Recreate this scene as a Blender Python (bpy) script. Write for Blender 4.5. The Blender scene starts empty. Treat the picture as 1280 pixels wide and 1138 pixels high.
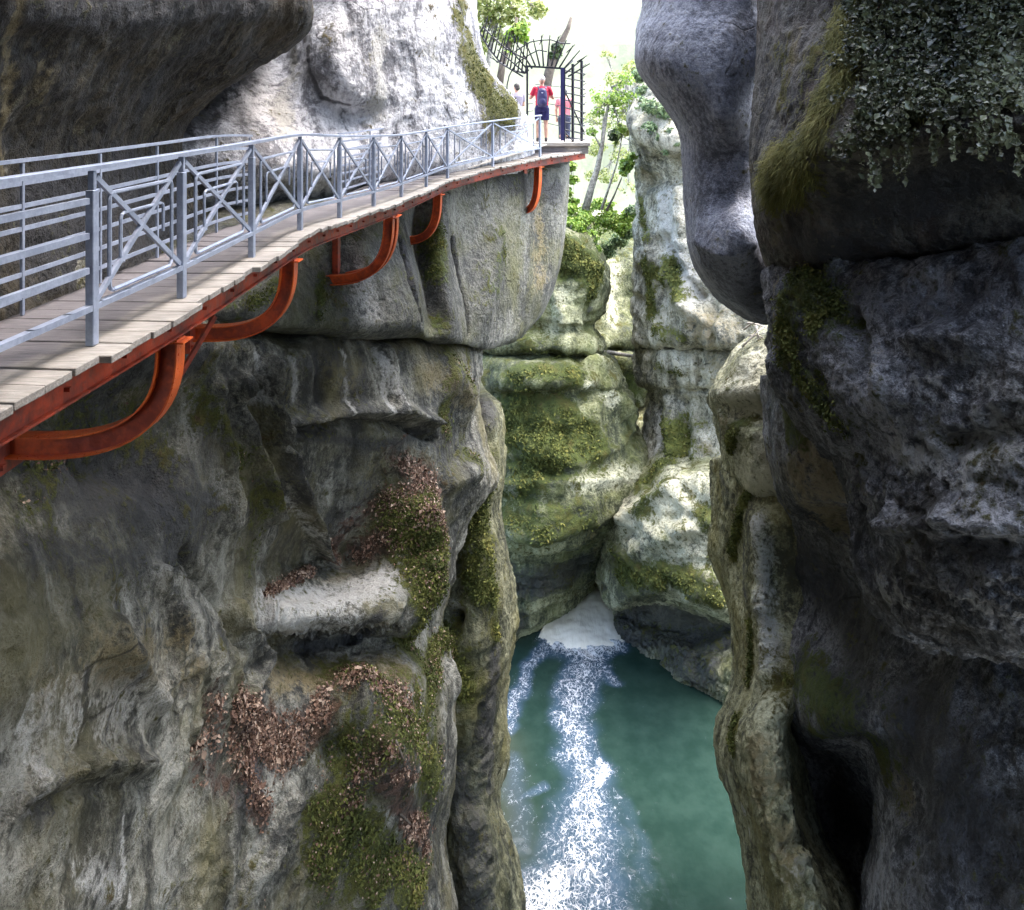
import bpy, bmesh, math, random
import numpy as np
from mathutils import Vector, Matrix
random.seed(7)
rng = np.random.default_rng(11)
SC = bpy.context.scene
COL = SC.collection
R = math.radians
EYE, HOR, CX, F = 1.44, 121.0, 640.0, 1000.0     # eye height above the deck, horizon row, centre column, focal length
WATER = -18.5

def P(u, v, d):
    """a point of the gorge at distance d metres down the gorge from the viewpoint"""
    return np.array(((u - CX) / F * d, d, EYE - (v - HOR) / F * d))

# ------------------------------------------------------------------ noise
def _hash(ix, iy, iz, seed):
    h = (ix.astype(np.uint32) * np.uint32(374761393) + iy.astype(np.uint32) * np.uint32(668265263)
         + iz.astype(np.uint32) * np.uint32(2147483647) + np.uint32(seed * 1013904223 % 4294967296))
    h = (h ^ (h >> np.uint32(13))) * np.uint32(1274126177)
    h = (h ^ (h >> np.uint32(16))) * np.uint32(2246822519)
    return h ^ (h >> np.uint32(15))

def noise3(p, seed=0):
    p = np.asarray(p, dtype=np.float32)
    i = np.floor(p).astype(np.int64); f = p - i
    w = f * f * f * (f * (f * 6 - 15) + 10)
    out = np.zeros(len(p), dtype=np.float32)
    for dx in (0, 1):
        wx = w[:, 0] if dx else 1 - w[:, 0]
        for dy in (0, 1):
            wy = w[:, 1] if dy else 1 - w[:, 1]
            for dz in (0, 1):
                wz = w[:, 2] if dz else 1 - w[:, 2]
                h = _hash(i[:, 0] + dx, i[:, 1] + dy, i[:, 2] + dz, seed)
                gx = (h & np.uint32(255)).astype(np.float32) / 127.5 - 1
                gy = ((h >> np.uint32(8)) & np.uint32(255)).astype(np.float32) / 127.5 - 1
                gz = ((h >> np.uint32(16)) & np.uint32(255)).astype(np.float32) / 127.5 - 1
                out += wx * wy * wz * (gx * (f[:, 0] - dx) + gy * (f[:, 1] - dy) + gz * (f[:, 2] - dz))
    return out * 1.2

def fbm(p, octv=4, seed=0, gain=.5, lac=2.03, ridged=False):
    a, s, tot = 1.0, np.zeros(len(p), np.float32), 0
    q = np.asarray(p, np.float32)
    for k in range(octv):
        n = noise3(q, seed + k * 17)
        if ridged: n = 1 - 2 * np.abs(n) * 1.6
        s += a * n; tot += a; a *= gain; q = q * lac + 3.7
    return s / tot

def sstep(a, b, x):
    t = np.clip((x - a) / (b - a), 0, 1); return t * t * (3 - 2 * t)

# ------------------------------------------------------------------ objects
def link(name, me, mat=None, parent=None):
    o = bpy.data.objects.new(name, me); COL.objects.link(o)
    if mat and me is not None and len(me.materials) == 0: me.materials.append(mat)
    if parent: o.parent = parent
    return o

def empty(name, loc, label, cat, group=None):
    o = bpy.data.objects.new(name, None); COL.objects.link(o); o.location = loc
    o.empty_display_size = .2
    return tag(o, label, cat, group)

def tag(o, label=None, cat=None, group=None, kind=None):
    if label: o['label'] = label
    if cat: o['category'] = cat
    if group: o['group'] = group
    if kind: o['kind'] = kind
    return o

def mesh_np(name, V, Fc, smooth=True, attrs=None):
    """V (n,3); Fc list of arrays (quads or tris)"""
    me = bpy.data.meshes.new(name)
    me.vertices.add(len(V)); me.vertices.foreach_set('co', np.asarray(V, np.float32).ravel())
    loops, starts, tot = [], [], 0
    for A in Fc:
        A = np.asarray(A, np.int32); k = A.shape[1]
        loops.append(A.ravel()); starts.append(tot + np.arange(len(A)) * k); tot += A.size
    loops = np.concatenate(loops); starts = np.concatenate(starts)
    me.loops.add(len(loops)); me.loops.foreach_set('vertex_index', loops.astype(np.int32))
    me.polygons.add(len(starts)); me.polygons.foreach_set('loop_start', starts.astype(np.int32))
    me.update(calc_edges=True)
    if smooth: me.polygons.foreach_set('use_smooth', np.ones(len(starts), bool))
    for k, C in (attrs or {}).items():
        a = me.color_attributes.new(k, 'FLOAT_COLOR', 'POINT')
        c4 = np.ones((len(V), 4), np.float32); c4[:, :C.shape[1]] = C
        a.data.foreach_set('color', c4.ravel())
    me.validate(); me.update()
    return me

class MB:
    """collects boxes, bars, tubes into one mesh"""
    def __init__(s): s.v, s.f = [], []
    def box(s, c, size, M=None):
        c = Vector(c); hx, hy, hz = [x / 2 for x in size]
        b = len(s.v)
        for x in (-hx, hx):
            for y in (-hy, hy):
                for z in (-hz, hz):
                    w = Vector((x, y, z))
                    if M is not None: w = M @ w
                    s.v.append(tuple(c + w))
        for q in ((0,1,3,2),(4,6,7,5),(0,4,5,1),(2,3,7,6),(0,2,6,4),(1,5,7,3)): s.f.append(tuple(b + i for i in q))
        return s
    def bar(s, a, b, w, h, up=(0, 0, 1)):
        a, b, up = Vector(a), Vector(b), Vector(up)
        t = (b - a); L = t.length
        if L < 1e-6: return s
        t.normalize(); side = t.cross(up)
        if side.length < 1e-4: side = t.cross(Vector((0, 1, 0)))
        side.normalize(); n = side.cross(t)
        return s.box((a + b) / 2, (L, w, h), Matrix((t, side, n)).transposed())
    def tube(s, pts, rad, n=8, cap=True):
        pts = [Vector(p) for p in pts]
        if not hasattr(rad, '__len__'): rad = [rad] * len(pts)
        b0 = len(s.v); prev = None
        for i, p in enumerate(pts):
            t = pts[min(i + 1, len(pts) - 1)] - pts[max(i - 1, 0)]
            t.normalize()
            if prev is None:
                prev = t.orthogonal().normalized()
            prev = (prev - t * prev.dot(t)).normalized(); q = t.cross(prev)
            for k in range(n):
                a = 2 * math.pi * k / n
                s.v.append(tuple(p + (prev * math.cos(a) + q * math.sin(a)) * rad[i]))
        for i in range(len(pts) - 1):
            for k in range(n):
                a, b = b0 + i * n + k, b0 + i * n + (k + 1) % n
                s.f.append((a, b, b + n, a + n))
        if cap:
            s.f.append(tuple(b0 + k for k in reversed(range(n))))
            e = b0 + (len(pts) - 1) * n
            s.f.append(tuple(e + k for k in range(n)))
        return s
    def mesh(s, name, smooth=False, bevel=0, org=None):
        me = bpy.data.meshes.new(name)
        v = s.v
        if org is not None: v = [(x - org[0], y - org[1], z - org[2]) for x, y, z in v]
        me.from_pydata(v, [], s.f); me.update()
        if bevel:
            bm = bmesh.new(); bm.from_mesh(me)
            bmesh.ops.bevel(bm, geom=bm.edges[:], offset=bevel, segments=1, affect='EDGES', profile=.5)
            bm.to_mesh(me); bm.free()
        if smooth: me.polygons.foreach_set('use_smooth', [True] * len(me.polygons))
        return me
    def build(s, name, mat, parent=None, smooth=False, bevel=0):
        org = None
        if parent is not None: org = parent.location
        return link(name, s.mesh(name, smooth, bevel, org), mat, parent)

# ------------------------------------------------------------------ lofted rock masses
def _tang(p):
    t = np.zeros_like(p)
    d = p[1:] - p[:-1]; L = np.linalg.norm(d, axis=-1, keepdims=True) + 1e-9
    m = (p[2:] - p[:-2]) / 2
    lim = 1.25 * np.minimum(L[1:], L[:-1]); ml = np.linalg.norm(m, axis=-1, keepdims=True) + 1e-9
    t[1:-1] = m * np.minimum(1, lim / ml); t[0] = d[0]; t[-1] = d[-1]
    return t

def _dens(p, counts):
    """cubic refinement along axis 0"""
    t = _tang(p); out = []
    for i, n in enumerate(counts):
        s = (np.arange(n) / n)[(...,) + (None,) * (p.ndim - 1)]
        h00 = 2*s**3-3*s**2+1; h10 = s**3-2*s**2+s; h01 = -2*s**3+3*s**2; h11 = s**3-s**2
        out.append(h00*p[i]+h10*t[i]+h01*p[i+1]+h11*t[i+1])
    out.append(p[-1:]); return np.concatenate(out, 0)

class Rock: pass
ROCKS = {}

def grid_normals(G):
    du = np.gradient(G, axis=1); dv = np.gradient(G, axis=0)
    n = np.cross(du, dv); n /= np.linalg.norm(n, axis=-1, keepdims=True) + 1e-9
    return n

def loft(key, rows, res=.08, amp=None, splats=(), back=4.0, mat=None, seed=1, name=None, kind=None, label=None, cat=None, group=None, world=False, bvec=None):
    A = dict(big=.16, med=.07, fine=.02, flute=.05, strata=.03, rough=.12, bs=2.4)
    A.update(amp or {})
    if world:
        ctrl = np.array(rows, float)
    else:
        nc = len(rows[0]) - 1
        L = []
        for r in rows:
            assert len(r) - 1 == nc, (key, r[0], len(r) - 1, nc)
            L.append([P(q[0], (HOR + (EYE - r[0][1]) * F / q[1] if isinstance(r[0], tuple) else r[0]) + (q[2] if len(q) > 2 else 0), q[1]) for q in r[1:]])
        ctrl = np.array(L)
    sr = np.linalg.norm(ctrl[1:] - ctrl[:-1], axis=-1).mean(1)
    g = _dens(ctrl, [int(np.clip(math.ceil(x / res), 1, 90)) for x in sr])
    g = g.transpose(1, 0, 2)
    cc = ctrl.transpose(1, 0, 2)
    sc = np.linalg.norm(cc[1:] - cc[:-1], axis=-1).mean(1)
    g = _dens(g, [int(np.clip(math.ceil(x / res), 1, 90)) for x in sc]).transpose(1, 0, 2)
    n = grid_normals(g)
    cen = g.reshape(-1, 3).mean(0)
    view = g - np.array((0, 0, EYE))
    if (n * view).sum() > 0: n = -n
    flip = (np.cross(np.gradient(g, axis=1), np.gradient(g, axis=0)) * view).sum() > 0
    nr, ncol = g.shape[:2]
    pts = g.reshape(-1, 3); nn = n.reshape(-1, 3)
    # painted-on-the-rock patches: moss, pale mineral and painted light, dark stain and painted shade, ochre, leaf litter, broken ground
    ch = np.zeros((len(pts), 6), np.float32)
    px = CX + pts[:, 0] / np.maximum(pts[:, 1], .3) * F; pv = HOR - (pts[:, 2] - EYE) / np.maximum(pts[:, 1], .3) * F
    facing = (nn * (pts - np.array((0, 0, EYE)))).sum(1) < 0
    sculpt = np.zeros(len(pts), np.float32); smooth = np.zeros(len(pts), np.float32)
    jig = 1 + .45 * fbm(pts.astype(np.float32) / .5, 3, seed + 77)
    for (c, path, rad, st) in splats:
        W = []
        for (u, v) in path:
            q = (px - u) ** 2 + (pv - v) ** 2
            q = np.where(facing, q, q + 1e6)
            cand = np.where(q < max(q.min(), 1) + 30)[0]
            W.append(pts[cand[np.argmin(pts[cand, 1])]])
        r = rad * W[0][1] / F
        if len(W) == 1: dist = np.linalg.norm(pts - W[0], axis=1)
        else:
            dist = np.full(len(pts), 1e9)
            for a, b in zip(W[:-1], W[1:]):
                ab = b - a; t = np.clip(((pts - a) @ ab) / (ab @ ab + 1e-9), 0, 1)
                dist = np.minimum(dist, np.linalg.norm(pts - a - t[:, None] * ab, axis=1))
        w = np.exp(-(dist * jig / r) ** 2 * 1.2)
        if c == 's':
            smooth = np.maximum(smooth, st * w); continue
        if c == '+':
            sculpt += st * w * jig; continue
        idx = 'mpdolr'.index(c)
        ch[:, idx] = np.maximum(ch[:, idx], st * w) if st > 0 else ch[:, idx] * (1 + st * w)
    # relief
    q = pts.astype(np.float32)
    warp = np.stack([fbm(q * .35 + k * 31, 2, seed + 50 + k) for k in range(3)], 1)
    qw = q + warp * .9
    rough = np.clip(ch[:, 5], 0, 1)
    disp = A['big'] * fbm(qw / A['bs'], 3, seed) + A['med'] * fbm(qw / .75, 4, seed + 5)
    if A['flute']: disp += A['flute'] * fbm(qw * np.array((1.1, 1.1, .22), np.float32), 3, seed + 9)
    if A['strata']:
        zz = q[:, 2] + warp[:, 0] * .5 + q[:, 1] * .02
        s1 = noise3(np.stack([zz * 1.3, q[:, 0] * .06, q[:, 1] * .06], 1), seed + 13)
        s2 = noise3(np.stack([zz * 3.4, q[:, 0] * .15, q[:, 1] * .15], 1), seed + 14)
        disp += A['strata'] * (1.2 * np.abs(s1) * 2 + s2)
    if A['fine']: disp += A['fine'] * fbm(q / .22, 3, seed + 21, ridged=True)
    if rough.max() > 0.02 or A['rough'] > .2:
        rr = np.maximum(rough, A.get('rbase', 0))
        q2 = qw * np.array((1, 1, 1.7), np.float32)
        cell = fbm(q2 / .6, 5, seed + 31, gain=.68)
        disp += A['rough'] * 1.3 * rr * cell
        disp += A['rough'] * .55 * rr * fbm(q2 / .2, 3, seed + 41, ridged=True, gain=.7)
    moss = np.clip(ch[:, 0], 0, 1)
    disp += moss * (.03 + .05 * np.abs(fbm(q / .15, 3, seed + 61)))
    if A.get('crag'): disp += A['crag'] * fbm(qw * np.array((1, 1, 1.3), np.float32) / 1.1, 5, seed + 71, ridged=True, gain=.55)
    pts = pts + nn * (disp * (1 - np.clip(smooth, 0, .9)) + sculpt)[:, None]
    # solid back
    ids = np.arange(nr * ncol).reshape(nr, ncol)
    quads = np.stack([ids[:-1, :-1], ids[:-1, 1:], ids[1:, 1:], ids[1:, :-1]], -1).reshape(-1, 4)
    gg = pts.reshape(nr, ncol, 3)
    mid = (gg[:, 0] + gg[:, -1]) / 2
    allm = gg.mean(1); away = mid - allm; away[:, 2] = 0
    vdir = allm.copy(); vdir[:, 2] = 0
    nb = mid.copy(); nb[:, 2] = 0; nb[:, 1] = np.abs(nb[:, 1])
    if world: nb = -n.mean((0, 1))[None].repeat(nr, 0) * np.array((1, 1, 0))
    nb /= np.linalg.norm(nb, axis=1, keepdims=True) + 1e-9
    bk = mid + (nb * back if bvec is None else np.array((*bvec, 0.)))
    base = len(pts); bi = base + np.arange(nr)
    tris = []
    tr = [np.stack([ids[:-1, -1], bi[:-1], bi[1:], ids[1:, -1]], -1), np.stack([bi[:-1], ids[:-1, 0], ids[1:, 0], bi[1:]], -1)]
    top, bot = np.append(ids[0], bi[0]), np.append(ids[-1], bi[-1])
    ct, cb = base + nr, base + nr + 1
    ctop = (gg[0].mean(0) + bk[0]) / 2; cbot = (gg[-1].mean(0) + bk[-1]) / 2
    t1 = np.stack([np.full(len(top), ct), np.roll(top, -1), top], -1); t2 = np.stack([np.full(len(bot), cb), bot, np.roll(bot, -1)], -1)
    V = np.concatenate([pts, bk, ctop[None], cbot[None]], 0)
    ch2 = np.concatenate([ch, np.zeros((nr + 2, 6), np.float32)], 0)
    quads = np.concatenate([quads] + tr, 0); tris = np.concatenate([t1, t2], 0)
    if flip: quads = quads[:, ::-1]; tris = tris[:, ::-1]
    # origin at the foot of the rock
    org = np.array((cen[0], cen[1], V[:, 2].min()))
    me = mesh_np(name or key, V - org, [quads, tris], True, {'wa': ch2[:, :3], 'wb': ch2[:, 3:]})
    o = link(name or key, me, mat); o.location = org
    tag(o, label, cat, group, kind)
    r = Rock(); r.pts = pts; r.ch = ch; r.obj = o; r.shape = (nr, ncol)
    gn = grid_normals(gg); 
    if (gn * view).sum() > 0: gn = -gn
    r.n = gn.reshape(-1, 3); ROCKS[key] = r
    return o

# ------------------------------------------------------------------ materials
class NT:
    def __init__(s, name):
        s.m = bpy.data.materials.new(name); s.m.use_nodes = True
        s.t = s.m.node_tree; s.b = s.t.nodes['Principled BSDF']
    def n(s, typ, **kw):
        x = s.t.nodes.new(typ)
        for k, v in kw.items():
            if k.startswith('i_'):
                key = k[2:].replace('_', ' ')
                x.inputs[int(key) if key.isdigit() else key].default_value = v
            else: setattr(x, k, v)
        return x
    def l(s, a, b): s.t.links.new(a, b); return b
    def math(s, op, a, b=None, clamp=False):
        x = s.n('ShaderNodeMath', operation=op, use_clamp=clamp)
        for i, q in enumerate((a, b)):
            if q is None: continue
            if isinstance(q, (int, float)): x.inputs[i].default_value = q
            else: s.l(q, x.inputs[i])
        return x.outputs[0]
    def ramp(s, fac, lo, hi, a=0., b=1.):
        x = s.n('ShaderNodeMapRange', interpolation_type='SMOOTHSTEP')
        s.l(fac, x.inputs[0])
        for i, q in zip((1, 2, 3, 4), (lo, hi, a, b)): x.inputs[i].default_value = q
        return x.outputs[0]
    def mix(s, f, a, b, typ='MIX'):
        x = s.n('ShaderNodeMix', data_type='RGBA', blend_type=typ)
        if isinstance(f, (int, float)): x.inputs[0].default_value = f
        else: s.l(f, x.inputs[0])
        for i, q in ((6, a), (7, b)):
            if isinstance(q, tuple): x.inputs[i].default_value = (*q, 1) if len(q) == 3 else q
            else: s.l(q, x.inputs[i])
        return x.outputs[2]
    def noise(s, vec, scale, detail=4, rough=.55, dist=0, dim='3D'):
        x = s.n('ShaderNodeTexNoise', noise_dimensions=dim); s.l(vec, x.inputs['Vector'])
        x.inputs['Scale'].default_value = scale; x.inputs['Detail'].default_value = detail
        x.inputs['Roughness'].default_value = rough; x.inputs['Distortion'].default_value = dist
        return x.outputs['Fac']
    def scl(s, vec, sc):
        x = s.n('ShaderNodeVectorMath', operation='MULTIPLY'); s.l(vec, x.inputs[0]); x.inputs[1].default_value = sc
        return x.outputs[0]

MOSS_A, MOSS_B = (.035, .05, .008), (.10, .13, .022)

def rock_mat(name, dark=(.05, .05, .052), mid=(.14, .14, .135), light=(.30, .30, .28), moss0=0., streak=.5, moss=(MOSS_A, MOSS_B), bump=1., tint=(.16, .13, .075), tintk=.3, fscale=1.0, pale=(.52, .51, .47), bal=0.):
    s = NT(name)
    geo = s.n('ShaderNodeNewGeometry'); pos = geo.outputs['Position']
    # warp
    w = s.n('ShaderNodeTexNoise'); s.l(pos, w.inputs['Vector']); w.inputs['Scale'].default_value = .8; w.inputs['Detail'].default_value = 2
    wv = s.n('ShaderNodeVectorMath', operation='SCALE'); s.l(w.outputs['Color'], wv.inputs[0]); wv.inputs['Scale'].default_value = .7
    wp = s.n('ShaderNodeVectorMath', operation='ADD'); s.l(pos, wp.inputs[0]); s.l(wv.outputs[0], wp.inputs[1])
    pw = wp.outputs[0]
    big = s.noise(pw, .38, 3, .6); med = s.noise(pw, 1.9 * fscale, 5, .65); fin = s.noise(pos, 11 * fscale, 5, .7)
    micro = s.noise(pos, 55, 3, .7)
    st = s.noise(s.scl(pw, (1.7, 1.7, .16)), 1.6, 5, .65); st2 = s.noise(s.scl(pw, (5.5, 5.5, .3)), 1.4, 3, .6)
    a1 = s.n('ShaderNodeVertexColor', layer_name='wa'); a2 = s.n('ShaderNodeVertexColor', layer_name='wb')
    s1 = s.n('ShaderNodeSeparateColor'); s.l(a1.outputs[0], s1.inputs[0]); s2 = s.n('ShaderNodeSeparateColor'); s.l(a2.outputs[0], s2.inputs[0])
    cm, cp, cd = s1.outputs; co, cl, cr = s2.outputs
    # tone
    t = s.math('ADD', s.math('MULTIPLY', big, .9), s.math('MULTIPLY', med, .8))
    t = s.math('ADD', t, s.math('MULTIPLY', fin, .95))
    t = s.math('ADD', t, s.math('MULTIPLY', s.math('SUBTRACT', st, .5), streak * 1.5))
    t = s.math('ADD', t, s.math('MULTIPLY', s.math('SUBTRACT', st2, .5), streak * .7))
    t = s.math('ADD', t, s.math('MULTIPLY', micro, .45))
    t = s.math('SUBTRACT', t, 1.55 - .5 - bal)
    cr_ = s.n('ShaderNodeValToRGB'); s.l(t, cr_.inputs[0])
    e = cr_.color_ramp.elements; e[0].position = .33; e[0].color = (*dark, 1); e[1].position = .71; e[1].color = (*light, 1)
    x = e.new(.5); x.color = (*mid, 1)
    col = cr_.outputs[0]
    # ochre / brown tint in broad patches
    tn = s.noise(pw, .7, 4, .6)
    col = s.mix(s.math('MULTIPLY', s.ramp(tn, .45, .7), tintk), col, tint)
    edge = s.math('MULTIPLY', s.math('SUBTRACT', s.math('ADD', med, s.math('MULTIPLY', fin, .8)), .9), 1.5)
    def fac(c, lo=.22, hi=.74, k=1.3): return s.ramp(s.math('ADD', c, s.math('MULTIPLY', edge, k)), lo, hi)
    col = s.mix(s.math('MULTIPLY', fac(co), .8), col, s.mix(fin, (.13, .095, .04), (.33, .27, .14)))
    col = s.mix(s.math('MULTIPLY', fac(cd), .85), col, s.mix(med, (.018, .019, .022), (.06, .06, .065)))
    col = s.mix(s.math('MULTIPLY', fac(cp), .85), col, s.mix(s.math('ADD', s.math('MULTIPLY', fin, .6), s.math('MULTIPLY', st, .5)), tuple(c * .55 for c in pale), tuple(min(.85, c * 1.3) for c in pale)))
    # crevice lines
    vo = s.n('ShaderNodeTexVoronoi', feature='DISTANCE_TO_EDGE'); s.l(s.scl(pw, (1, 1, 1.6)), vo.inputs['Vector']); vo.inputs['Scale'].default_value = .85
    crack = s.ramp(s.math('ADD', vo.outputs['Distance'], s.math('MULTIPLY', s.math('SUBTRACT', fin, .5), .06)), .0, .022, 1, 0)
    crack = s.math('MULTIPLY', crack, s.ramp(s.noise(pos, .9, 2, .5), .56, .68))
    col = s.mix(s.math('MULTIPLY', crack, .5), col, (.02, .02, .02))
    # moss: painted patches plus a thin natural growth on up-facing faces
    nz = s.n('ShaderNodeSeparateXYZ'); s.l(geo.outputs['Normal'], nz.inputs[0])
    up = s.ramp(nz.outputs[2], -.1, .8)
    gm = s.math('ADD', s.math('MULTIPLY', up, .5 * moss0), moss0 * .45)
    mm = s.math('ADD', cm, gm)
    mf = fac(mm, .28, .72, 1.6)
    mcol = s.mix(s.ramp(s.math('ADD', s.math('MULTIPLY', fin, .5), s.math('MULTIPLY', micro, .5)), .35, .65), moss[0], moss[1])
    mcol = s.mix(s.math('MULTIPLY', s.ramp(med, .5, .7), .5), mcol, (.14, .115, .03))
    col = s.mix(mf, col, mcol)
    lf = fac(cl, .3, .7, 1.3)
    lv = s.n('ShaderNodeTexVoronoi'); s.l(pos, lv.inputs['Vector']); lv.inputs['Scale'].default_value = 14
    lc = s.mix(s.ramp(lv.outputs['Color'], .2, .8), (.035, .022, .018), (.13, .07, .05))
    col = s.mix(s.math('MULTIPLY', lf, .85), col, lc)
    s.l(col, s.b.inputs['Base Color'])
    rg = s.ramp(med, .3, .7, .55, .9)
    s.l(rg, s.b.inputs['Roughness']); s.b.inputs['Specular IOR Level'].default_value = .35
    # bump
    h = s.math('ADD', s.math('MULTIPLY', med, .13), s.math('MULTIPLY', fin, .085))
    h = s.math('ADD', h, s.math('MULTIPLY', micro, .011))
    h = s.math('ADD', h, s.math('MULTIPLY', s.math('MULTIPLY', st2, .04), streak))
    pit = s.n('ShaderNodeTexVoronoi'); s.l(pw, pit.inputs['Vector']); pit.inputs['Scale'].default_value = 4.5
    h = s.math('ADD', h, s.math('MULTIPLY', pit.outputs['Distance'], s.math('ADD', s.math('MULTIPLY', cr, .22), .025)))
    h = s.math('SUBTRACT', h, s.math('MULTIPLY', crack, .05))
    h = s.math('ADD', h, s.math('MULTIPLY', s.math('MULTIPLY', mf, micro), .05))
    b = s.n('ShaderNodeBump'); b.inputs['Strength'].default_value = 1.0 * bump; b.inputs['Distance'].default_value = 1.0
    s.l(h, b.inputs['Height']); s.l(b.outputs[0], s.b.inputs['Normal'])
    return s.m

def plain(name, col, rough=.5, metal=0., var=.25, scale=6., bump=.02, col2=None, spec=.5):
    s = NT(name); tc = s.n('ShaderNodeTexCoord'); geo = s.n('ShaderNodeNewGeometry')
    v = geo.outputs['Position']
    a = s.noise(v, scale, 5, .65); b = s.noise(v, scale * 7, 3, .6)
    c2 = col2 or tuple(c * (1 - var) for c in col)
    f = s.ramp(s.math('ADD', s.math('MULTIPLY', a, .65), s.math('MULTIPLY', b, .35)), .38, .64)
    s.l(s.mix(f, c2, col), s.b.inputs['Base Color'])
    s.l(s.ramp(b, .3, .7, max(.05, rough - .12), min(1, rough + .12)), s.b.inputs['Roughness'])
    s.b.inputs['Metallic'].default_value = metal; s.b.inputs['Specular IOR Level'].default_value = spec
    if bump:
        bp = s.n('ShaderNodeBump'); bp.inputs['Distance'].default_value = bump; bp.inputs['Strength'].default_value = .6
        s.l(b, bp.inputs['Height']); s.l(bp.outputs[0], s.b.inputs['Normal'])
    return s.m

def leaf_mat(name, cols, trans=.35, rough=.5):
    s = NT(name)
    oi = s.n('ShaderNodeVertexColor', layer_name='lc')
    sp = s.n('ShaderNodeSeparateColor'); s.l(oi.outputs[0], sp.inputs[0])
    r = s.n('ShaderNodeValToRGB'); s.l(sp.outputs[0], r.inputs[0])
    e = r.color_ramp.elements; e[0].color = (*cols[0], 1); e[1].color = (*cols[-1], 1)
    for i, c in enumerate(cols[1:-1]): e.new((i + 1) / (len(cols) - 1)).color = (*c, 1)
    s.l(r.outputs[0], s.b.inputs['Base Color']); s.b.inputs['Roughness'].default_value = rough
    if trans:
        tr = s.n('ShaderNodeBsdfTranslucent'); s.l(r.outputs[0], tr.inputs[0])
        mx = s.n('ShaderNodeMixShader'); mx.inputs[0].default_value = trans
        s.l(s.b.outputs[0], mx.inputs[1]); s.l(tr.outputs[0], mx.inputs[2])
        s.l(mx.outputs[0], s.t.nodes['Material Output'].inputs[0])
    return s.m

# leaf-like faces scattered over points
def leaves_mesh(name, pts, nrm, size, aspect=1.7, jit=.8, curl=.25, org=(0, 0, 0), tone=None):
    n = len(pts); pts = np.asarray(pts, np.float32)
    d = rng.normal(size=(n, 3)) * jit + np.asarray(nrm, np.float32)
    d /= np.linalg.norm(d, axis=1, keepdims=True) + 1e-9
    a = rng.normal(size=(n, 3)); a -= (a * d).sum(1, keepdims=True) * d; a /= np.linalg.norm(a, axis=1, keepdims=True) + 1e-9
    b = np.cross(d, a)
    s = (size * rng.uniform(.55, 1.35, n))[:, None] if np.isscalar(size) else np.asarray(size, np.float32)[:, None]
    L, W = s * aspect / 2, s / 2
    k = curl * s
    v = np.stack([pts - a * L, pts - a * L * .1 + b * W + d * k, pts + a * L, pts - a * L * .1 - b * W + d * k], 1)
    v = v.reshape(-1, 3) - np.asarray(org)
    i = np.arange(n) * 4
    tris = np.concatenate([np.stack([i, i + 1, i + 2], 1), np.stack([i, i + 2, i + 3], 1)])
    t = rng.uniform(0, 1, n) if tone is None else np.clip(tone + rng.normal(0, .12, n), 0, 1)
    c = np.repeat(t, 4)[:, None].repeat(3, 1)
    return mesh_np(name, v, [tris], False, {'lc': c.astype(np.float32)})

def scatter(key, chan, n, size, thr=.35, upmin=-2, off=.01, **kw):
    r = ROCKS[key]; w = r.ch[:, 'mpdolr'.index(chan)] if isinstance(chan, str) else chan(r)
    nr, nc = r.shape
    ns = fbm(r.pts / .5, 3, 91)
    w = np.clip(w + ns * .6 - thr, 0, 1) * (r.n[:, 2] > upmin)
    g = r.pts.reshape(nr, nc, 3)
    du = np.linalg.norm(np.gradient(g, axis=1), axis=-1); dv = np.linalg.norm(np.gradient(g, axis=0), axis=-1)
    w = w * (du * dv).ravel()
    if w.sum() <= 0: return np.zeros((0, 3)), np.zeros((0, 3))
    i = rng.choice(len(w), n, p=w / w.sum())
    p = r.pts[i] + rng.normal(0, .03, (n, 3)) + r.n[i] * off
    return p, r.n[i]
# ------------------------------------------------------------------ rock materials
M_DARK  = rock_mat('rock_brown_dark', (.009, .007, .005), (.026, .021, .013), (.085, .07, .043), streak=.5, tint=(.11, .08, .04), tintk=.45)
M_WHITE = rock_mat('rock_white_flow', (.17, .17, .185), (.52, .52, .545), (.82, .82, .84), streak=.8, tint=(.5, .46, .4), tintk=.12, bal=.05, moss=((.055, .062, .014), (.19, .19, .05)))
M_BLOCK = rock_mat('rock_block_grey', (.045, .047, .042), (.125, .125, .108), (.27, .27, .23), moss0=.2, streak=.35, tint=(.12, .12, .045), tintk=.75)
M_LOW   = rock_mat('rock_wet_grey', (.038, .038, .032), (.145, .14, .112), (.36, .35, .295), moss0=.16, streak=.6, tint=(.18, .16, .075), tintk=.75, moss=((.035, .045, .008), (.14, .15, .03)))
M_FAR   = rock_mat('rock_pale_mossy', (.036, .044, .024), (.16, .17, .09), (.45, .455, .29), moss0=.38, pale=(.52, .52, .38), streak=.5, tint=(.17, .19, .06), tintk=.65, moss=((.028, .042, .008), (.09, .115, .022)), fscale=.9)
M_PALE  = rock_mat('rock_cream', (.05, .054, .034), (.23, .23, .145), (.55, .535, .39), moss0=.3, pale=(.54, .525, .40), streak=.5, tint=(.22, .23, .09), tintk=.55, moss=((.03, .042, .008), (.10, .12, .022)), fscale=.9)
M_CREAM = rock_mat('rock_sunlit_cream', (.09, .09, .068), (.36, .345, .27), (.68, .65, .54), moss0=.2, streak=.5, tint=(.30, .27, .16), tintk=.4, moss=((.05, .065, .012), (.17, .19, .04)), fscale=.9)
M_PILLAR = rock_mat('rock_damp_olive', (.03, .033, .02), (.12, .122, .07), (.30, .30, .20), moss0=.2, streak=.6, tint=(.15, .14, .045), tintk=.6, moss=((.035, .045, .008), (.13, .14, .028)))
M_BLUE  = rock_mat('rock_slate', (.12, .128, .155), (.32, .335, .39), (.56, .575, .63), streak=.15, tint=(.15, .13, .12), tintk=.15)
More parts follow.
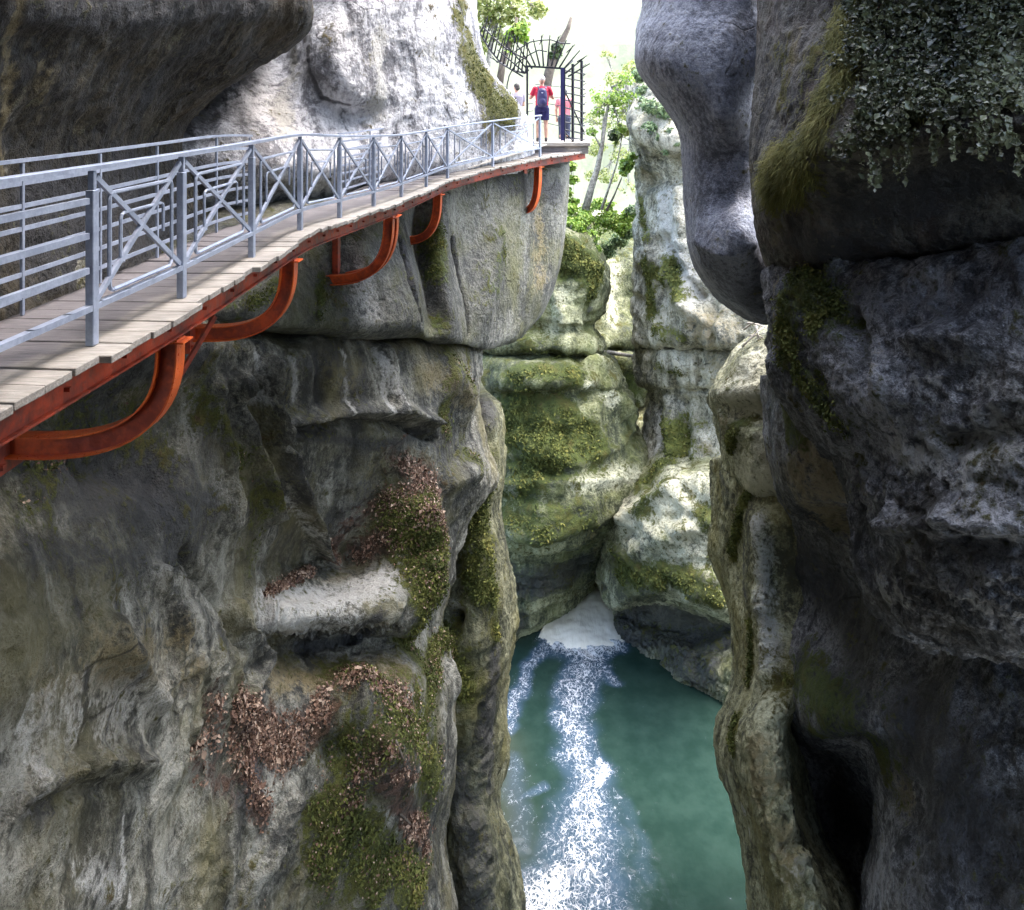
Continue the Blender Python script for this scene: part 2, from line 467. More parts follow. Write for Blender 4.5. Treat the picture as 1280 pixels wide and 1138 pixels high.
M_RIGHT = rock_mat('rock_rough_grey', (.018, .019, .021), (.10, .101, .108), (.40, .40, .41), moss0=.1, streak=.25, tint=(.12, .10, .06), tintk=.3, bump=1.2)
M_RIB   = rock_mat('rock_olive', (.055, .055, .035), (.22, .215, .12), (.46, .45, .30), moss0=.12, streak=.6, tint=(.22, .19, .06), tintk=.6, moss=((.05, .06, .008), (.17, .16, .03)))

ST = dict(kind='structure')
# ---- upper left: dark wall leaning out above the walkway
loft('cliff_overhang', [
 (-1300, (-200,1.5),(200,2.2),(400,3.2),(430,4.2),(400,5.6),(370,7.2),(350,8.6),(350,10),(330,12),(300,14)),  # unseen top rows lean over the gorge to keep light off the near rock
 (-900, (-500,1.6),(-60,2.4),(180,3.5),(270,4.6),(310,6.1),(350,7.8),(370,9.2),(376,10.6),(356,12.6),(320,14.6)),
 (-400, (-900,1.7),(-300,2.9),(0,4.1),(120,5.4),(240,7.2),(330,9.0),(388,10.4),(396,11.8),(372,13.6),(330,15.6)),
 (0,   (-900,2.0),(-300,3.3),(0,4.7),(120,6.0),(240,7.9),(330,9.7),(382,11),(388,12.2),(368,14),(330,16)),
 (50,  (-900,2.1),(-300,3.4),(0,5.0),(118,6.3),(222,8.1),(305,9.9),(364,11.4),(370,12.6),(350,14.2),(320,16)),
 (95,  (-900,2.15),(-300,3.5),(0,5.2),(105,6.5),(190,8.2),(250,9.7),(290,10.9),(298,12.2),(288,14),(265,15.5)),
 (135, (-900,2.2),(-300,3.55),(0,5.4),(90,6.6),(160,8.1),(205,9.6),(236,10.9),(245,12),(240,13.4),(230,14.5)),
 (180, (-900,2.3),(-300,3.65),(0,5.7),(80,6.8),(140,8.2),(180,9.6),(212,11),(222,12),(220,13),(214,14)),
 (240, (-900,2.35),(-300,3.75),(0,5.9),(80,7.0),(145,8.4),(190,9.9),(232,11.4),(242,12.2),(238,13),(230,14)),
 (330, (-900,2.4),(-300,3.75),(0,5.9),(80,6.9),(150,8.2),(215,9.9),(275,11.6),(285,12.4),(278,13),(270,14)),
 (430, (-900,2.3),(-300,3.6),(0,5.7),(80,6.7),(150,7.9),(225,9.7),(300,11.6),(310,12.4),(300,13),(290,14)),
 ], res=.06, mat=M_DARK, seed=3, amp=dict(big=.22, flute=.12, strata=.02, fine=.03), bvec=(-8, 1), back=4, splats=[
  ('d', [(60, 5), (200, 15), (330, 8)], 55, 0.85), ('d', [(40, 300), (150, 300), (230, 280)], 70, 0.9),  # broad dark patches paint the cave-like shade into the rock colour
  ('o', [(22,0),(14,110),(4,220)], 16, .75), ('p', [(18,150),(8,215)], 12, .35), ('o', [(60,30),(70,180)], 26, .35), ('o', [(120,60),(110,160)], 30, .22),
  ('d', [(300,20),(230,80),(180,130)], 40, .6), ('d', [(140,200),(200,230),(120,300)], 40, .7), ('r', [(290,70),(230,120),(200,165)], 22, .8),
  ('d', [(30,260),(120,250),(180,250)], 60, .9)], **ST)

# ---- upper left: pale wall behind the walkway
loft('cliff_pale', [
 (-420, (100,19),(240,18.4),(310,17.6),(365,16.6),(400,15.8),(440,15.2),(490,15.8),(540,17),(578,18.8),(590,20.5),(570,25)),
 (-150, (100,18.6),(240,18),(310,17.2),(368,16.4),(400,15.6),(440,15.0),(490,15.7),(540,17),(580,18.6),(592,20.2),(572,24.5)),
 (0,   (100,18),(250,17.3),(315,16.8),(370,16.0),(402,15.0),(442,14.6),(490,15.6),(540,16.9),(583,18.5),(594,20),(575,24)),
 (50,  (100,16.4),(240,15.8),(300,15.6),(352,15.7),(380,14.8),(425,14.3),(485,15.4),(545,16.8),(588,18.4),(600,20),(580,24)),
 (85,  (100,15),(230,14.4),(288,14.6),(345,15.2),(378,14.6),(425,14.2),(485,15.4),(548,16.8),(598,18.5),(610,20.2),(590,24)),
 (118, (100,13.7),(222,13.5),(278,13.8),(338,14.4),(388,14.5),(435,14.4),(487,15.4),(555,16.9),(622,19),(636,20.8),(612,24.3)),
 (140, (100,12.8),(215,13),(273,13.3),(333,13.9),(398,14.5),(447,15),(490,15.5),(562,17),(646,19.6),(656,21.2),(632,24.5)),
 (175, (90,11.9),(200,12.2),(265,12.6),(330,13.2),(395,14),(450,14.8),(495,15.6),(570,17.2),(655,20),(665,21.7),(640,24.5)),
 (215, (80,11.6),(190,11.9),(255,12.2),(320,12.8),(388,13.6),(448,14.6),(500,15.8),(575,17.4),(658,20.2),(668,22),(645,24.5)),
 (270, (80,12.2),(190,12.6),(255,13),(320,13.6),(388,14.6),(448,15.8),(500,17.4),(575,19.2),(658,22),(668,23),(645,25)),
 (340, (80,12.4),(190,12.8),(255,13.2),(320,13.9),(388,15),(448,16.3),(500,18),(575,20),(658,23),(668,24),(645,25.5)),
 ], res=.065, mat=M_WHITE, seed=5, amp=dict(big=.2, med=.08, flute=.14, strata=.0, fine=.03), bvec=(-7, 5), back=5, splats=[
  ('m', [(590,70),(602,98),(622,122),(636,134)], 40, 1.1), ('m', [(578,5),(575,25)], 22, .8), ('o', [(600,120),(630,150)], 40, .5), ('d', [(382,60),(388,95),(402,128),(436,132),(462,156)], 5, .95),
  ('d', [(420,40),(400,90)], 26, .42), ('d', [(220,160),(255,125),(295,85)], 40, .95), ('d', [(225,190),(265,225)], 36, .7), ('r', [(240,150),(290,100),(330,60)], 26, .7), ('p', [(362,70),(350,120),(360,165)], 16, .9),  # large dark patches at the left paint shade next to the overhang
  ('p', [(480,50),(470,140)], 25, .7), ('p', [(540,60),(560,120)], 18, .5), ('d', [(260,160),(330,180)], 20, .4),('d',[(300,120),(310,190)],12,.45),('d',[(340,200),(360,260)],18,.6),
  ('d', [(570,10),(585,50)], 10, .5)], **ST)

# ---- block hanging beneath the far end of the walkway
loft('hanging_block', [
 (('z',-.34), (160,11.8),(250,12.4),(330,13.2),(400,14.6),(455,15.6),(505,17),(530,17.8),(560,18.6),(580,19.4),(620,20.4),(672,21.6),(704,22.6),(710,23.4),(690,26)),
 (('z',-.44), (180,10.2),(270,11.0),(340,11.9),(400,13.0),(455,13.8),(503,15.5),(526,16.2),(558,16.9),(576,17.7),(615,18.8),(672,20.6),(704,21.5),(711,22.9),(690,26)),
 (('z',-.78), (180,10.0),(270,10.8),(340,11.7),(400,12.8),(455,13.5),(500,15.1),(521,16.4),(555,16.6),(574,17.5),(615,18.6),(672,20.4),(706,21.4),(711,22.9),(690,26)),
 (302, (180,9.8),(270,10.6),(340,11.5),(400,12.6),(455,13.2),(503,14.7),(517,16.3),(550,16.2),(574,17.3),(615,18.4),(668,20.3),(700,21.3),(705,22.8),(685,26)),
 (350, (180,9.4),(270,10.3),(340,11.2),(400,12.3),(460,12.9),(515,14.1),(526,15.9),(556,15.8),(580,17.1),(618,18.1),(662,20),(690,21),(695,22.5),(680,26)),
 (388, (180,9.3),(270,10.1),(340,11.0),(400,12.0),(462,12.7),(522,13.9),(533,15.6),(564,15.5),(586,16.9),(618,18),(650,19.6),(675,20.8),(680,22.5),(670,26)),
 (410, (180,9.5,-22),(270,10.3,-12),(340,11.1,-4),(400,12,0),(462,12.7,4),(522,13.9,2),(538,14.9,10),(568,15.5,13),(590,16.9,17),(615,18,20),(638,19.2,14),(658,20.6,6),(662,22),(650,26)),
 (423, (180,10.4,-26),(270,11.1,-16),(340,11.8,-8),(400,12.8,-4),(462,13.4,0),(520,14.7,0),(540,15.7,4),(570,16.3,6),(592,17.6,9),(612,18.6,12),(630,19.8,6),(645,21,0),(650,22),(640,26)),
 (400, (180,12),(270,12.6),(340,13.4),(400,14.4),(462,15),(520,16.2),(540,17),(570,17.8),(592,19),(612,20),(630,21),(645,22),(650,23),(640,26)),
 ], res=.06, mat=M_BLOCK, seed=8, amp=dict(big=.12, med=.045, flute=.04, strata=.0, fine=.012), bvec=(-4, 3), back=3,
 label='smooth grey rock block bulging under the far end of the walkway above a dark crack', cat='rock', splats=[
  ('+', [(503, 300), (518, 350), (533, 405)], 5, -0.3), ('+', [(570, 300), (582, 360), (592, 415)], 5, -0.3), ('+', [(620, 300), (610, 380)], 30, 0.15),
  ('d', [(508,300),(520,350),(533,400)], 8, 1.2), ('d', [(572,300),(582,360),(592,415)], 7, 1.2), ('o', [(680,250),(680,350)], 26, .5), ('d', [(700,240),(640,222)], 24, .9), ('d', [(420,280),(470,262)], 30, .8), ('m', [(535,290),(545,340)], 22, .55), ('m', [(548,400)], 16, .4),  # dark patches along the top paint the shade under the deck
  ('m', [(630,300),(625,360)], 24, .5), ('p', [(455,340),(470,395)], 30, .55), ('m', [(405,350),(400,390)], 10, .6), ('p', [(600,260),(620,330)], 16, .12), ('m',[(300,385),(350,360)],20,.4),
  ('d', [(690,230),(640,225)], 22, .7), ('d', [(620,290),(640,330)], 16, .35), ('o', [(640,300)], 20, .3)])

# ---- lower left cliff with the leaf-strewn ledge
LL = [
 (330, (-500,3.7),(-150,5.0),(40,6.5),(150,8.2),(240,9.9),(310,11.6),(380,13.4),(440,14.8),(500,16.4),(550,18),(585,19.4),(592,21),(565,24)),
 (405, (-500,3.55),(-150,4.8),(40,6.3),(150,8.0),(240,9.7),(310,11.5),(380,13.2),(440,14.4),(500,15.9),(550,17.5),(588,18.8),(596,20.4),(570,23.5)),
 (436, (-500,3.5),(-150,4.75),(40,6.1),(150,7.8),(240,9.3),(310,10.5),(380,11.8),(440,12.9),(500,14.4),(545,15.9),(590,17.5),(600,19),(575,22.5)),
 (500, (-500,3.45),(-150,4.7),(40,6.0),(150,7.5),(235,8.8),(300,9.9),(375,11.6),(440,12.7),(505,14.1),(545,15.4),(586,17.0),(596,18.5),(570,22)),
 (545, (-500,3.45),(-150,4.65),(40,5.9),(150,7.3),(235,8.7),(300,9.8),(375,11.7),(440,12.9),(508,14.2),(550,15.4),(592,16.9),(604,18.3),(575,22)),
 (600, (-500,3.4),(-150,4.6),(40,5.9),(150,7.2),(235,8.6),(305,10.0),(378,12.0),(440,13.2),(505,14.0),(556,15.1),(610,16.7),(620,18),(590,22)),
 (650, (-500,3.4),(-150,4.6),(40,6.0),(150,7.4),(240,8.9),(315,10.5),(385,12.5),(440,13.5),(490,13.7),(532,14.2),(570,15.6),(583,17),(560,21)),
 (700, (-500,3.4),(-150,4.65),(40,6.1),(150,7.6),(240,9.3),(315,11.2),(375,12.9),(432,13.8),(482,13.7),(522,14),(554,15),(567,16.5),(545,20)),
 (725, (-500,3.4),(-150,4.65),(40,6.2),(150,7.7),(240,9.4),(315,11.4),(365,12.6),(425,13.5),(480,13.6),(522,14),(548,15),(560,16.5),(540,20)),
 (752, (-500,3.4),(-150,4.7),(40,6.25),(150,7.8),(240,9.45),(318,11.4),(350,11.9),(420,12.9),(480,13.2),(518,13.7),(541,14.8),(553,16.5),(540,20)),
 (770, (-500,3.4),(-150,4.7),(40,6.3),(150,7.8),(240,9.45),(312,11.15),(345,11.6),(420,12.5),(478,13.0),(515,13.6),(535,14.7),(548,16.5),(535,20)),
 (790, (-500,3.4),(-150,4.7),(40,6.3),(150,7.85),(240,9.5),(315,11.3),(352,12.0),(420,12.8),(480,13.3),(515,13.8),(533,14.8),(546,16.5),(533,20)),
 (815, (-500,3.4),(-150,4.75),(40,6.35),(150,7.9),(240,9.55),(318,11.4),(356,12.3),(422,12.9),(482,13.3),(516,13.8),(534,14.8),(547,16.5),(535,20)),
 (870, (-500,3.5),(-150,4.8),(40,6.4),(150,8.0),(240,9.6),(315,11.3),(362,12.0),(426,12.5),(490,12.9),(530,13.6),(553,14.8),(564,16.4),(545,20)),
 (960, (-500,3.6),(-150,4.9),(40,6.5),(150,8.1),(240,9.6),(312,11.0),(370,11.8),(430,12.2),(490,12.6),(532,13.3),(559,14.5),(569,16),(550,20)),
 (1050, (-500,3.6),(-150,4.9),(40,6.6),(150,8.15),(240,9.6),(310,10.8),(370,11.6),(430,12.1),(482,12.6),(518,13.2),(543,14.4),(555,16),(540,19)),
 (1150, (-500,3.6),(-150,5.0),(40,6.7),(150,8.2),(240,9.6),(312,10.7),(372,11.5),(432,12.0),(490,12.5),(530,13.1),(562,14.2),(574,15.8),(555,19)),
 (1500, (-500,3.7),(-150,5.1),(40,6.9),(150,8.5),(240,9.9),(320,11),(385,11.8),(445,12.4),(505,13),(550,13.6),(585,14.4),(598,15.6),(580,18)),
 (1900, (-500,3.8),(-150,5.3),(40,7.1),(150,8.8),(240,10.2),(330,11.3),(395,12.1),(455,12.7),(515,13.2),(560,13.7),(600,14.4),(612,15.4),(590,18)),
]
def _lean(v, q):
    # hollow beneath the walkway, then the foot of the wall slopes out into the gorge
    k = np.interp(v, [420, 490, 570, 640, 720, 800, 1000, 1200, 1900], [.02, .24, .26, .15, .03, -.04, -.085, -.115, -.13])
    f = np.interp(q[0], [-600, 60, 160, 240, 320, 380], [1, 1, .8, .5, .3, 0] if k > 0 else [1, 1, 1, 1, .7, 0])
    # the ledge and the slope below it swell towards the viewpoint
    b = np.interp(v, [690, 705, 725, 752, 770, 788, 815, 870, 960, 1050, 1150, 1500], [0, .35, .6, .65, .62, .25, .45, .95, 1.05, 1.0, .9, .3])
    g = np.interp(q[0], [240, 330, 380, 500, 545, 570], [0, .55, 1, 1, .45, 0])
    return (q[0], q[1] * (1 + k * f) - b * g) + tuple(q[2:])
LL = [(r[0],) + tuple(_lean(r[0], q) for q in r[1:]) for r in LL]
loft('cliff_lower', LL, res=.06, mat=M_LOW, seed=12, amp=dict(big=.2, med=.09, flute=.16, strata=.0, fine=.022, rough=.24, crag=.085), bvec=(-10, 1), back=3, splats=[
  ('d',[(10,560),(90,600),(200,600)],80,1.0),('d',[(30,690),(160,700),(240,690)],50,.6),('m',[(20,620),(60,540),(200,520)],60,.35),('m',[(250,480),(275,540)],30,.4),  # broad dark patches below the walkway paint its shade on the wall
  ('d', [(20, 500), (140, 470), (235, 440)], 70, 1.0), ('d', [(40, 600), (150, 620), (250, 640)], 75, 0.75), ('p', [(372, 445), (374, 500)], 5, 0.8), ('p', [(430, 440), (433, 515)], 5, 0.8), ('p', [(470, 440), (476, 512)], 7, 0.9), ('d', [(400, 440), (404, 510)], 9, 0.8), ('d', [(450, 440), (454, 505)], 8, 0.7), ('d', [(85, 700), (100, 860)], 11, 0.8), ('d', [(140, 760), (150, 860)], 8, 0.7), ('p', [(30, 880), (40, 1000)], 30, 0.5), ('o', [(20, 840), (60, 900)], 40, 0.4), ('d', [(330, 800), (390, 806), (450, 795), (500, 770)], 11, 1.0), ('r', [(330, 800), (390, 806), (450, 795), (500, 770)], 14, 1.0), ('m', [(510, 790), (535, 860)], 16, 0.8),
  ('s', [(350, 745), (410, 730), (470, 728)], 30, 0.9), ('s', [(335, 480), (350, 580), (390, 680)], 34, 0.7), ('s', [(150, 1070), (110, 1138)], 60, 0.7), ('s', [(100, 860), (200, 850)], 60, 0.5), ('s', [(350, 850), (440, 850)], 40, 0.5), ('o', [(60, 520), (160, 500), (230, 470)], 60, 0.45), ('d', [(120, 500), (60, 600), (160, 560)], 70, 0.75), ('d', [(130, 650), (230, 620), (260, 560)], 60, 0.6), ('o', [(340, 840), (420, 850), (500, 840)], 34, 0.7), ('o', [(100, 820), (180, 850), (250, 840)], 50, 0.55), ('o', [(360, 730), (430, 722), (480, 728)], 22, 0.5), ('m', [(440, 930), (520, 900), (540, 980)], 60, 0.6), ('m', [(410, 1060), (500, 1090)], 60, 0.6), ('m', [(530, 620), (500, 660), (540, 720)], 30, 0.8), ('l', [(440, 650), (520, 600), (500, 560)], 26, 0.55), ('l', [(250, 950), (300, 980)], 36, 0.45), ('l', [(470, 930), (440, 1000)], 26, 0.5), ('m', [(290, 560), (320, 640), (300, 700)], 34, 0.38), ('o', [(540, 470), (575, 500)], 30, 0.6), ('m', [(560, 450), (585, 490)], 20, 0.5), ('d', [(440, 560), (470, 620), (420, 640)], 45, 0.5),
  ('+', [(335, 450), (345, 540), (375, 620), (405, 690)], 9, 0.4), ('+', [(300, 470), (312, 560), (330, 640)], 10, 0.36), ('+', [(335, 802), (385, 808), (445, 798), (505, 768)], 9, -0.2), ('+', [(318, 480), (335, 570), (360, 650)], 7, -0.28), ('+', [(270, 480), (285, 560), (280, 650)], 12, 0.2), ('+', [(350, 530), (440, 512), (500, 512), (545, 528)], 8, 0.24), ('+', [(350, 550), (440, 534), (500, 534), (545, 548)], 6, -0.28), ('+', [(560, 470), (580, 500)], 26, 0.35), ('+', [(520, 640), (530, 690), (525, 730)], 26, 0.5), ('+', [(560, 600), (595, 590)], 14, 0.25), ('+', [(30, 985), (100, 955), (190, 950)], 14, 0.1), ('+', [(30, 1012), (100, 986), (180, 978)], 10, -0.1), ('+', [(200, 850), (215, 790), (190, 720)], 12, 0.18), ('+', [(290, 760), (330, 830), (300, 900)], 10, 0.2), ('+', [(130, 800), (190, 880)], 20, 0.2), ('+', [(450, 880), (500, 960)], 30, 0.35), ('+', [(420, 940)], 22, -0.3), ('+', [(360, 1000), (330, 1080)], 14, 0.25), ('+', [(545, 800), (560, 860)], 14, 0.25), ('+', [(100, 560), (200, 600)], 40, -0.25), ('+', [(225, 690), (260, 740), (300, 800)], 8, -0.2), ('+', [(480, 440), (490, 500)], 14, 0.2), ('+', [(400, 440), (405, 500)], 16, -0.15),
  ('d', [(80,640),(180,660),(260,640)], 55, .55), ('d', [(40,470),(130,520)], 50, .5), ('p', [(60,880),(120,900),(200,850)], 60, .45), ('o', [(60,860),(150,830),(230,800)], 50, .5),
  ('p', [(90,1080),(150,1110)], 28, .55), ('p', [(150,1020),(160,1130)], 4, .9), ('r', [(20,1000),(80,960),(160,960)], 35, .8), ('d', [(20,1010),(60,1000)], 35, .6),
  ('r', [(330,780),(400,790),(500,770)], 20, 1.0), ('d', [(340,782),(400,795),(470,775)], 12, .9), ('p', [(335,765),(400,748),(485,722)], 40, 1.0), ('o', [(400,735)], 40, .5),
  ('l', [(325,748),(360,728),(385,716)], 9, .8), ('l', [(410,682),(450,690),(480,670)], 22, .7), ('l', [(300,900),(360,930),(400,900)], 40, .8), ('l', [(310,960),(330,1020)], 25, .65), ('l',[(265,870),(280,940)],25,.5),
  ('l', [(480,960),(510,1010),(530,1050)], 22, .9), ('l', [(430,860),(500,880)], 22, .6), ('l', [(520,590),(540,610)], 30, .6),('l',[(520,640),(535,655)],18,.7),
  ('m', [(500,640),(530,680),(520,740)], 36, .95), ('m', [(545,800),(535,870)], 22, .9), ('m', [(440,850),(490,900),(540,960)], 40, .7), ('m', [(420,1010),(460,1070),(520,1110)], 55, .7),
  ('m', [(500,800),(520,830)], 20, .8), ('m', [(550,500),(560,540)], 22, .6), ('o', [(400,850),(440,830)], 45, .5), ('m',[(585,450),(560,470)],25,.4), ('m',[(600,580),(580,560)],14,.6),
  ('p', [(490,500),(470,440)], 10, .7), ('d', [(420,440),(440,560)], 50, .5), ('d', [(350,540),(470,560),(540,540)], 12, .8), ('p', [(320,440),(330,500)], 8, .6),
  ('p', [(340,600),(385,660)], 8, .5), ('d',[(355,570),(395,640)],12,.6), ('r', [(270,1080),(310,1100)], 40, .6), ('d', [(310,990),(330,960)], 30, .7), ('r', [(240,830),(300,850),(220,960)], 40, .7), ('d',[(215,730),(285,800)],10,.5),
  ('d',[(150,1050),(140,1130)],12,.4),('r',[(320,1000),(380,1080)],45,.6),('o',[(560,640),(520,560)],20,.35)], **ST)

# ---- pillar rising from the pool
loft('rock_pillar', [
 (505, (585,20),(595,19),(606,18.6),(616,19),(622,20.2),(615,23)),
 (530, (575,19.5),(592,18.4),(607,18.1),(620,18.7),(628,20),(618,23)),
 (600, (560,19.2),(588,17.9),(609,17.7),(621,18.3),(628,20),(618,23)),
 (640, (550,19),(580,17.6),(604,17.4),(618,18.1),(626,19.8),(615,23)),
 (690, (540,18.6),(575,17.2),(604,16.9),(624,17.6),(632,19.5),(620,23)),
 (740, (530,18.3),(566,16.9),(602,16.6),(628,17.4),(637,19.2),(620,23)),
 (790, (520,18),(560,16.6),(600,16.5),(628,17.4),(636,19.2),(618,23)),
 (870, (515,17.6),(562,16.3),(600,16.5),(622,17.4),(630,19),(612,23)),
 (950, (520,17.2),(568,16.1),(602,16.3),(622,17.2),(630,18.8),(612,23)),
 (1000, (522,17),(572,15.9),(600,16.1),(613,17),(618,18.6),(605,23)),
 (1070, (525,16.8),(578,15.7),(612,15.8),(634,16.8),(640,18.4),(620,23)),
 (1150, (520,16.5),(580,15.5),(620,15.6),(646,16.6),(652,18.2),(630,23)),
 (1450, (520,16.2),(580,15.3),(620,15.3),(655,16.2),(662,17.8),(640,22)),
 ], res=.06, mat=M_PILLAR, seed=21, amp=dict(big=.22, med=.12, flute=.16, strata=.05, fine=.04, rough=.16), back=2,
 label='mossy rock pillar rising out of the pool beside the leafy ledge', cat='rock', splats=[
  ('d',[(550,930),(590,1010),(600,1120)],40,.7),('d',[(618,820),(612,980)],18,.9),
  ('+', [(565, 770)], 13, -0.5), ('+', [(565, 748)], 10, 0.2), ('+', [(600, 880), (590, 1000)], 8, -0.2),
  ('m', [(600,580),(595,650),(600,740)], 28, .6), ('m', [(560,800),(575,850)], 24, .8), ('d', [(562,768)], 12, .95), ('p', [(575,752),(545,745)], 10, .5), ('d', [(615,850),(608,950)], 20, .85),
  ('d', [(600,1000),(620,1080),(590,1120)], 24, .55), ('r', [(600,860),(600,1120)], 40, .5), ('m',[(618,720),(622,790)],14,.6), ('d',[(600,520),(606,480)],20,.9),('d',[(545,920),(560,1000)],24,.7),  # dark patch at the very top paints shadow under the hanging block
  ('p',[(565,880),(560,900)],12,.4)])

# ---- far left bank
loft('mossy_outcrop', [
 (280, (560,37),(610,36.5),(655,35.8),(686,35),(706,34.6),(722,35),(724,36),(695,39)),
 (300, (560,33.5),(610,32),(655,31),(690,30.6),(712,30.4),(736,31.2),(741,33),(715,38)),
 (350, (560,33),(610,31.3),(655,30.6),(695,30.1),(728,30),(751,31),(756,33),(725,38)),
 (385, (560,32.6),(610,31),(655,30.2),(690,29.9),(718,30),(742,31.2),(747,33),(718,38)),
 (410, (560,32.4),(610,30.8),(655,30),(690,29.8),(712,30.0),(733,31.2),(738,33),(715,38)),
 (434, (560,32),(610,30.4),(655,29.6),(695,29.3),(725,29.5),(746,30.6),(752,33),(720,38)),
 (444, (560,32.4),(610,30.9),(655,30.3),(695,30.0),(724,30.2),(744,31),(752,33),(720,38)),
 (456, (560,31.6),(610,30),(655,29.1),(695,28.8),(732,29.2),(757,30.4),(764,33),(725,38)),
 (480, (560,31.2),(610,29.6),(655,28.4),(698,28.2),(738,28.8),(769,30.2),(775,33),(730,38)),
 (488, (560,31.4),(610,29.9),(655,29.2),(698,28.9),(740,29.3),(770,30.4),(776,33),(730,38)),
 (512, (560,31),(612,29.5),(655,28.8),(700,28.5),(745,28.9),(783,30.3),(788,33),(740,38)),
 (545, (560,30.6),(612,29.2),(655,28.4),(703,28.2),(750,28.7),(786,30.2),(793,33),(740,38)),
 (595, (560,30.2),(612,28.9),(655,28.0),(705,27.6),(758,28.4),(808,29.9),(815,32.5),(750,37)),
 (640, (560,29.8),(606,28.4),(652,27.4),(702,27.0),(752,27.7),(795,29.4),(803,32),(750,37)),
 (672, (560,29.6),(604,28.2),(648,27.2),(692,27.0),(730,28.0),(757,29.6),(765,32),(740,37)),
 (692, (560,29.8),(606,28.7),(646,28.2),(688,28.2),(724,29.2),(749,30.6),(756,32.5),(735,37)),
 (735, (560,29.8),(615,29.2),(645,29),(680,29.2),(708,30),(728,31.2),(738,33),(720,37)),
 (790, (560,29.6),(620,29.2),(636,29.2),(655,29.6),(680,30.4),(700,31.2),(715,33),(700,37)),
 (850, (560,29),(620,28.8),(630,28.9),(640,29.3),(655,30),(670,31),(690,33),(680,37)),
 ], res=.09, mat=M_FAR, seed=31, amp=dict(big=.28, med=.16, flute=.1, strata=.16, fine=.05, rough=.22, bs=3, crag=.14), back=4,
 label='layered pale green mossy rock bank left of the white water chute', cat='rock', splats=[
  ('m', [(640, 500), (690, 530), (740, 560)], 26, 0.7), ('m', [(620, 590), (680, 650), (740, 650)], 20, 0.5), ('m', [(660, 440), (720, 445)], 10, 0.6),
  ('m', [(690, 305), (720, 312), (745, 345)], 22, 1.0), ('p', [(640, 615), (740, 600), (795, 590)], 16, 0.8), ('p', [(640, 660), (700, 650)], 14, 0.5), ('p', [(660, 450), (720, 450)], 7, 0.6),
  ('+', [(735, 450), (757, 456)], 6, 0.35), ('+', [(760, 490), (782, 512)], 7, 0.4), ('+', [(660, 555), (720, 580)], 14, 0.4), ('+', [(630, 610), (700, 600), (770, 595)], 10, 0.35), ('+', [(620, 625), (700, 625)], 6, -0.25), ('+', [(690, 345), (705, 400)], 10, 0.35), ('+', [(720, 400), (738, 430)], 6, 0.3),
  ('m', [(640,470),(720,465)], 16, .8), ('m', [(640,530),(700,560),(660,590)], 30, .95), ('m', [(735,340),(740,370)], 12, .95), ('m', [(620,640),(680,660)], 18, .6), ('m',[(700,510),(740,540)],16,.7),
  ('p', [(720,600),(780,590)], 20, .8), ('p', [(735,480),(765,500)], 10, .8), ('p', [(740,420),(745,450)], 8, .6), ('p',[(700,360),(690,410)],12,.6), ('d', [(620,720),(680,725),(725,705)], 34, 1.0), ('d', [(640,780)], 30, 1.0), ('r', [(620,730),(690,730)], 30, .7),
  ('d', [(622,484),(690,488)], 4, .8), ('d', [(610,480),(612,540)], 8, .5), ('o',[(740,660),(745,690)],10,.5),('m',[(690,310),(700,340)],14,.6),('d',[(738,385),(738,420)],6,.7)])

# ---- far backdrop of the gorge
loft('cliff_far', [
 (285, (560,47),(640,46),(690,45),(735,45.5),(785,45),(840,44),(900,43),(990,43)),
 (312, (560,43),(640,42),(690,41),(735,41),(775,42),(830,40.5),(900,39),(990,39)),
 (380, (560,42),(640,41),(700,40),(745,39),(775,40),(830,39.5),(900,38),(990,38)),
 (425, (560,41),(640,40),(700,39),(745,37.6),(775,38),(830,38),(900,37),(990,37)),
 (436, (560,41),(640,40),(700,39.4),(745,38.3),(775,38.6),(830,38.6),(900,37),(990,37)),
 (452, (560,40),(640,39),(700,38),(748,36.6),(775,36.8),(830,37),(900,36.5),(990,36)),
 (460, (560,40),(640,39),(700,38.6),(748,37.8),(775,38),(830,38),(900,37),(990,37)),
 (540, (560,40),(640,39),(700,38),(750,37.6),(780,37.6),(830,37),(900,36.5),(990,36)),
 (620, (560,39),(640,38),(700,37),(750,36.5),(780,36.3),(830,36),(900,36),(990,36)),
 (760, (560,38),(640,37),(700,36),(740,35.6),(780,35.6),(830,35),(900,35),(990,35)),
 (800, (560,38),(640,36),(700,35.5),(740,35),(780,35),(830,34.5),(900,35),(990,35)),
 ], res=.13, mat=M_FAR, seed=41, amp=dict(big=.5, med=.22, flute=.3, strata=.12, fine=.05, bs=4), back=4, splats=[
  ('m', [(715,270),(760,290)], 30, .9), ('p', [(770,330),(765,400)], 18, .8), ('m', [(780,470),(790,540)], 20, .6), ('d', [(775,440)], 14, .3), ('d', [(790,530)], 20, .4),('d',[(765,340),(770,300)],10,.4)], **ST)

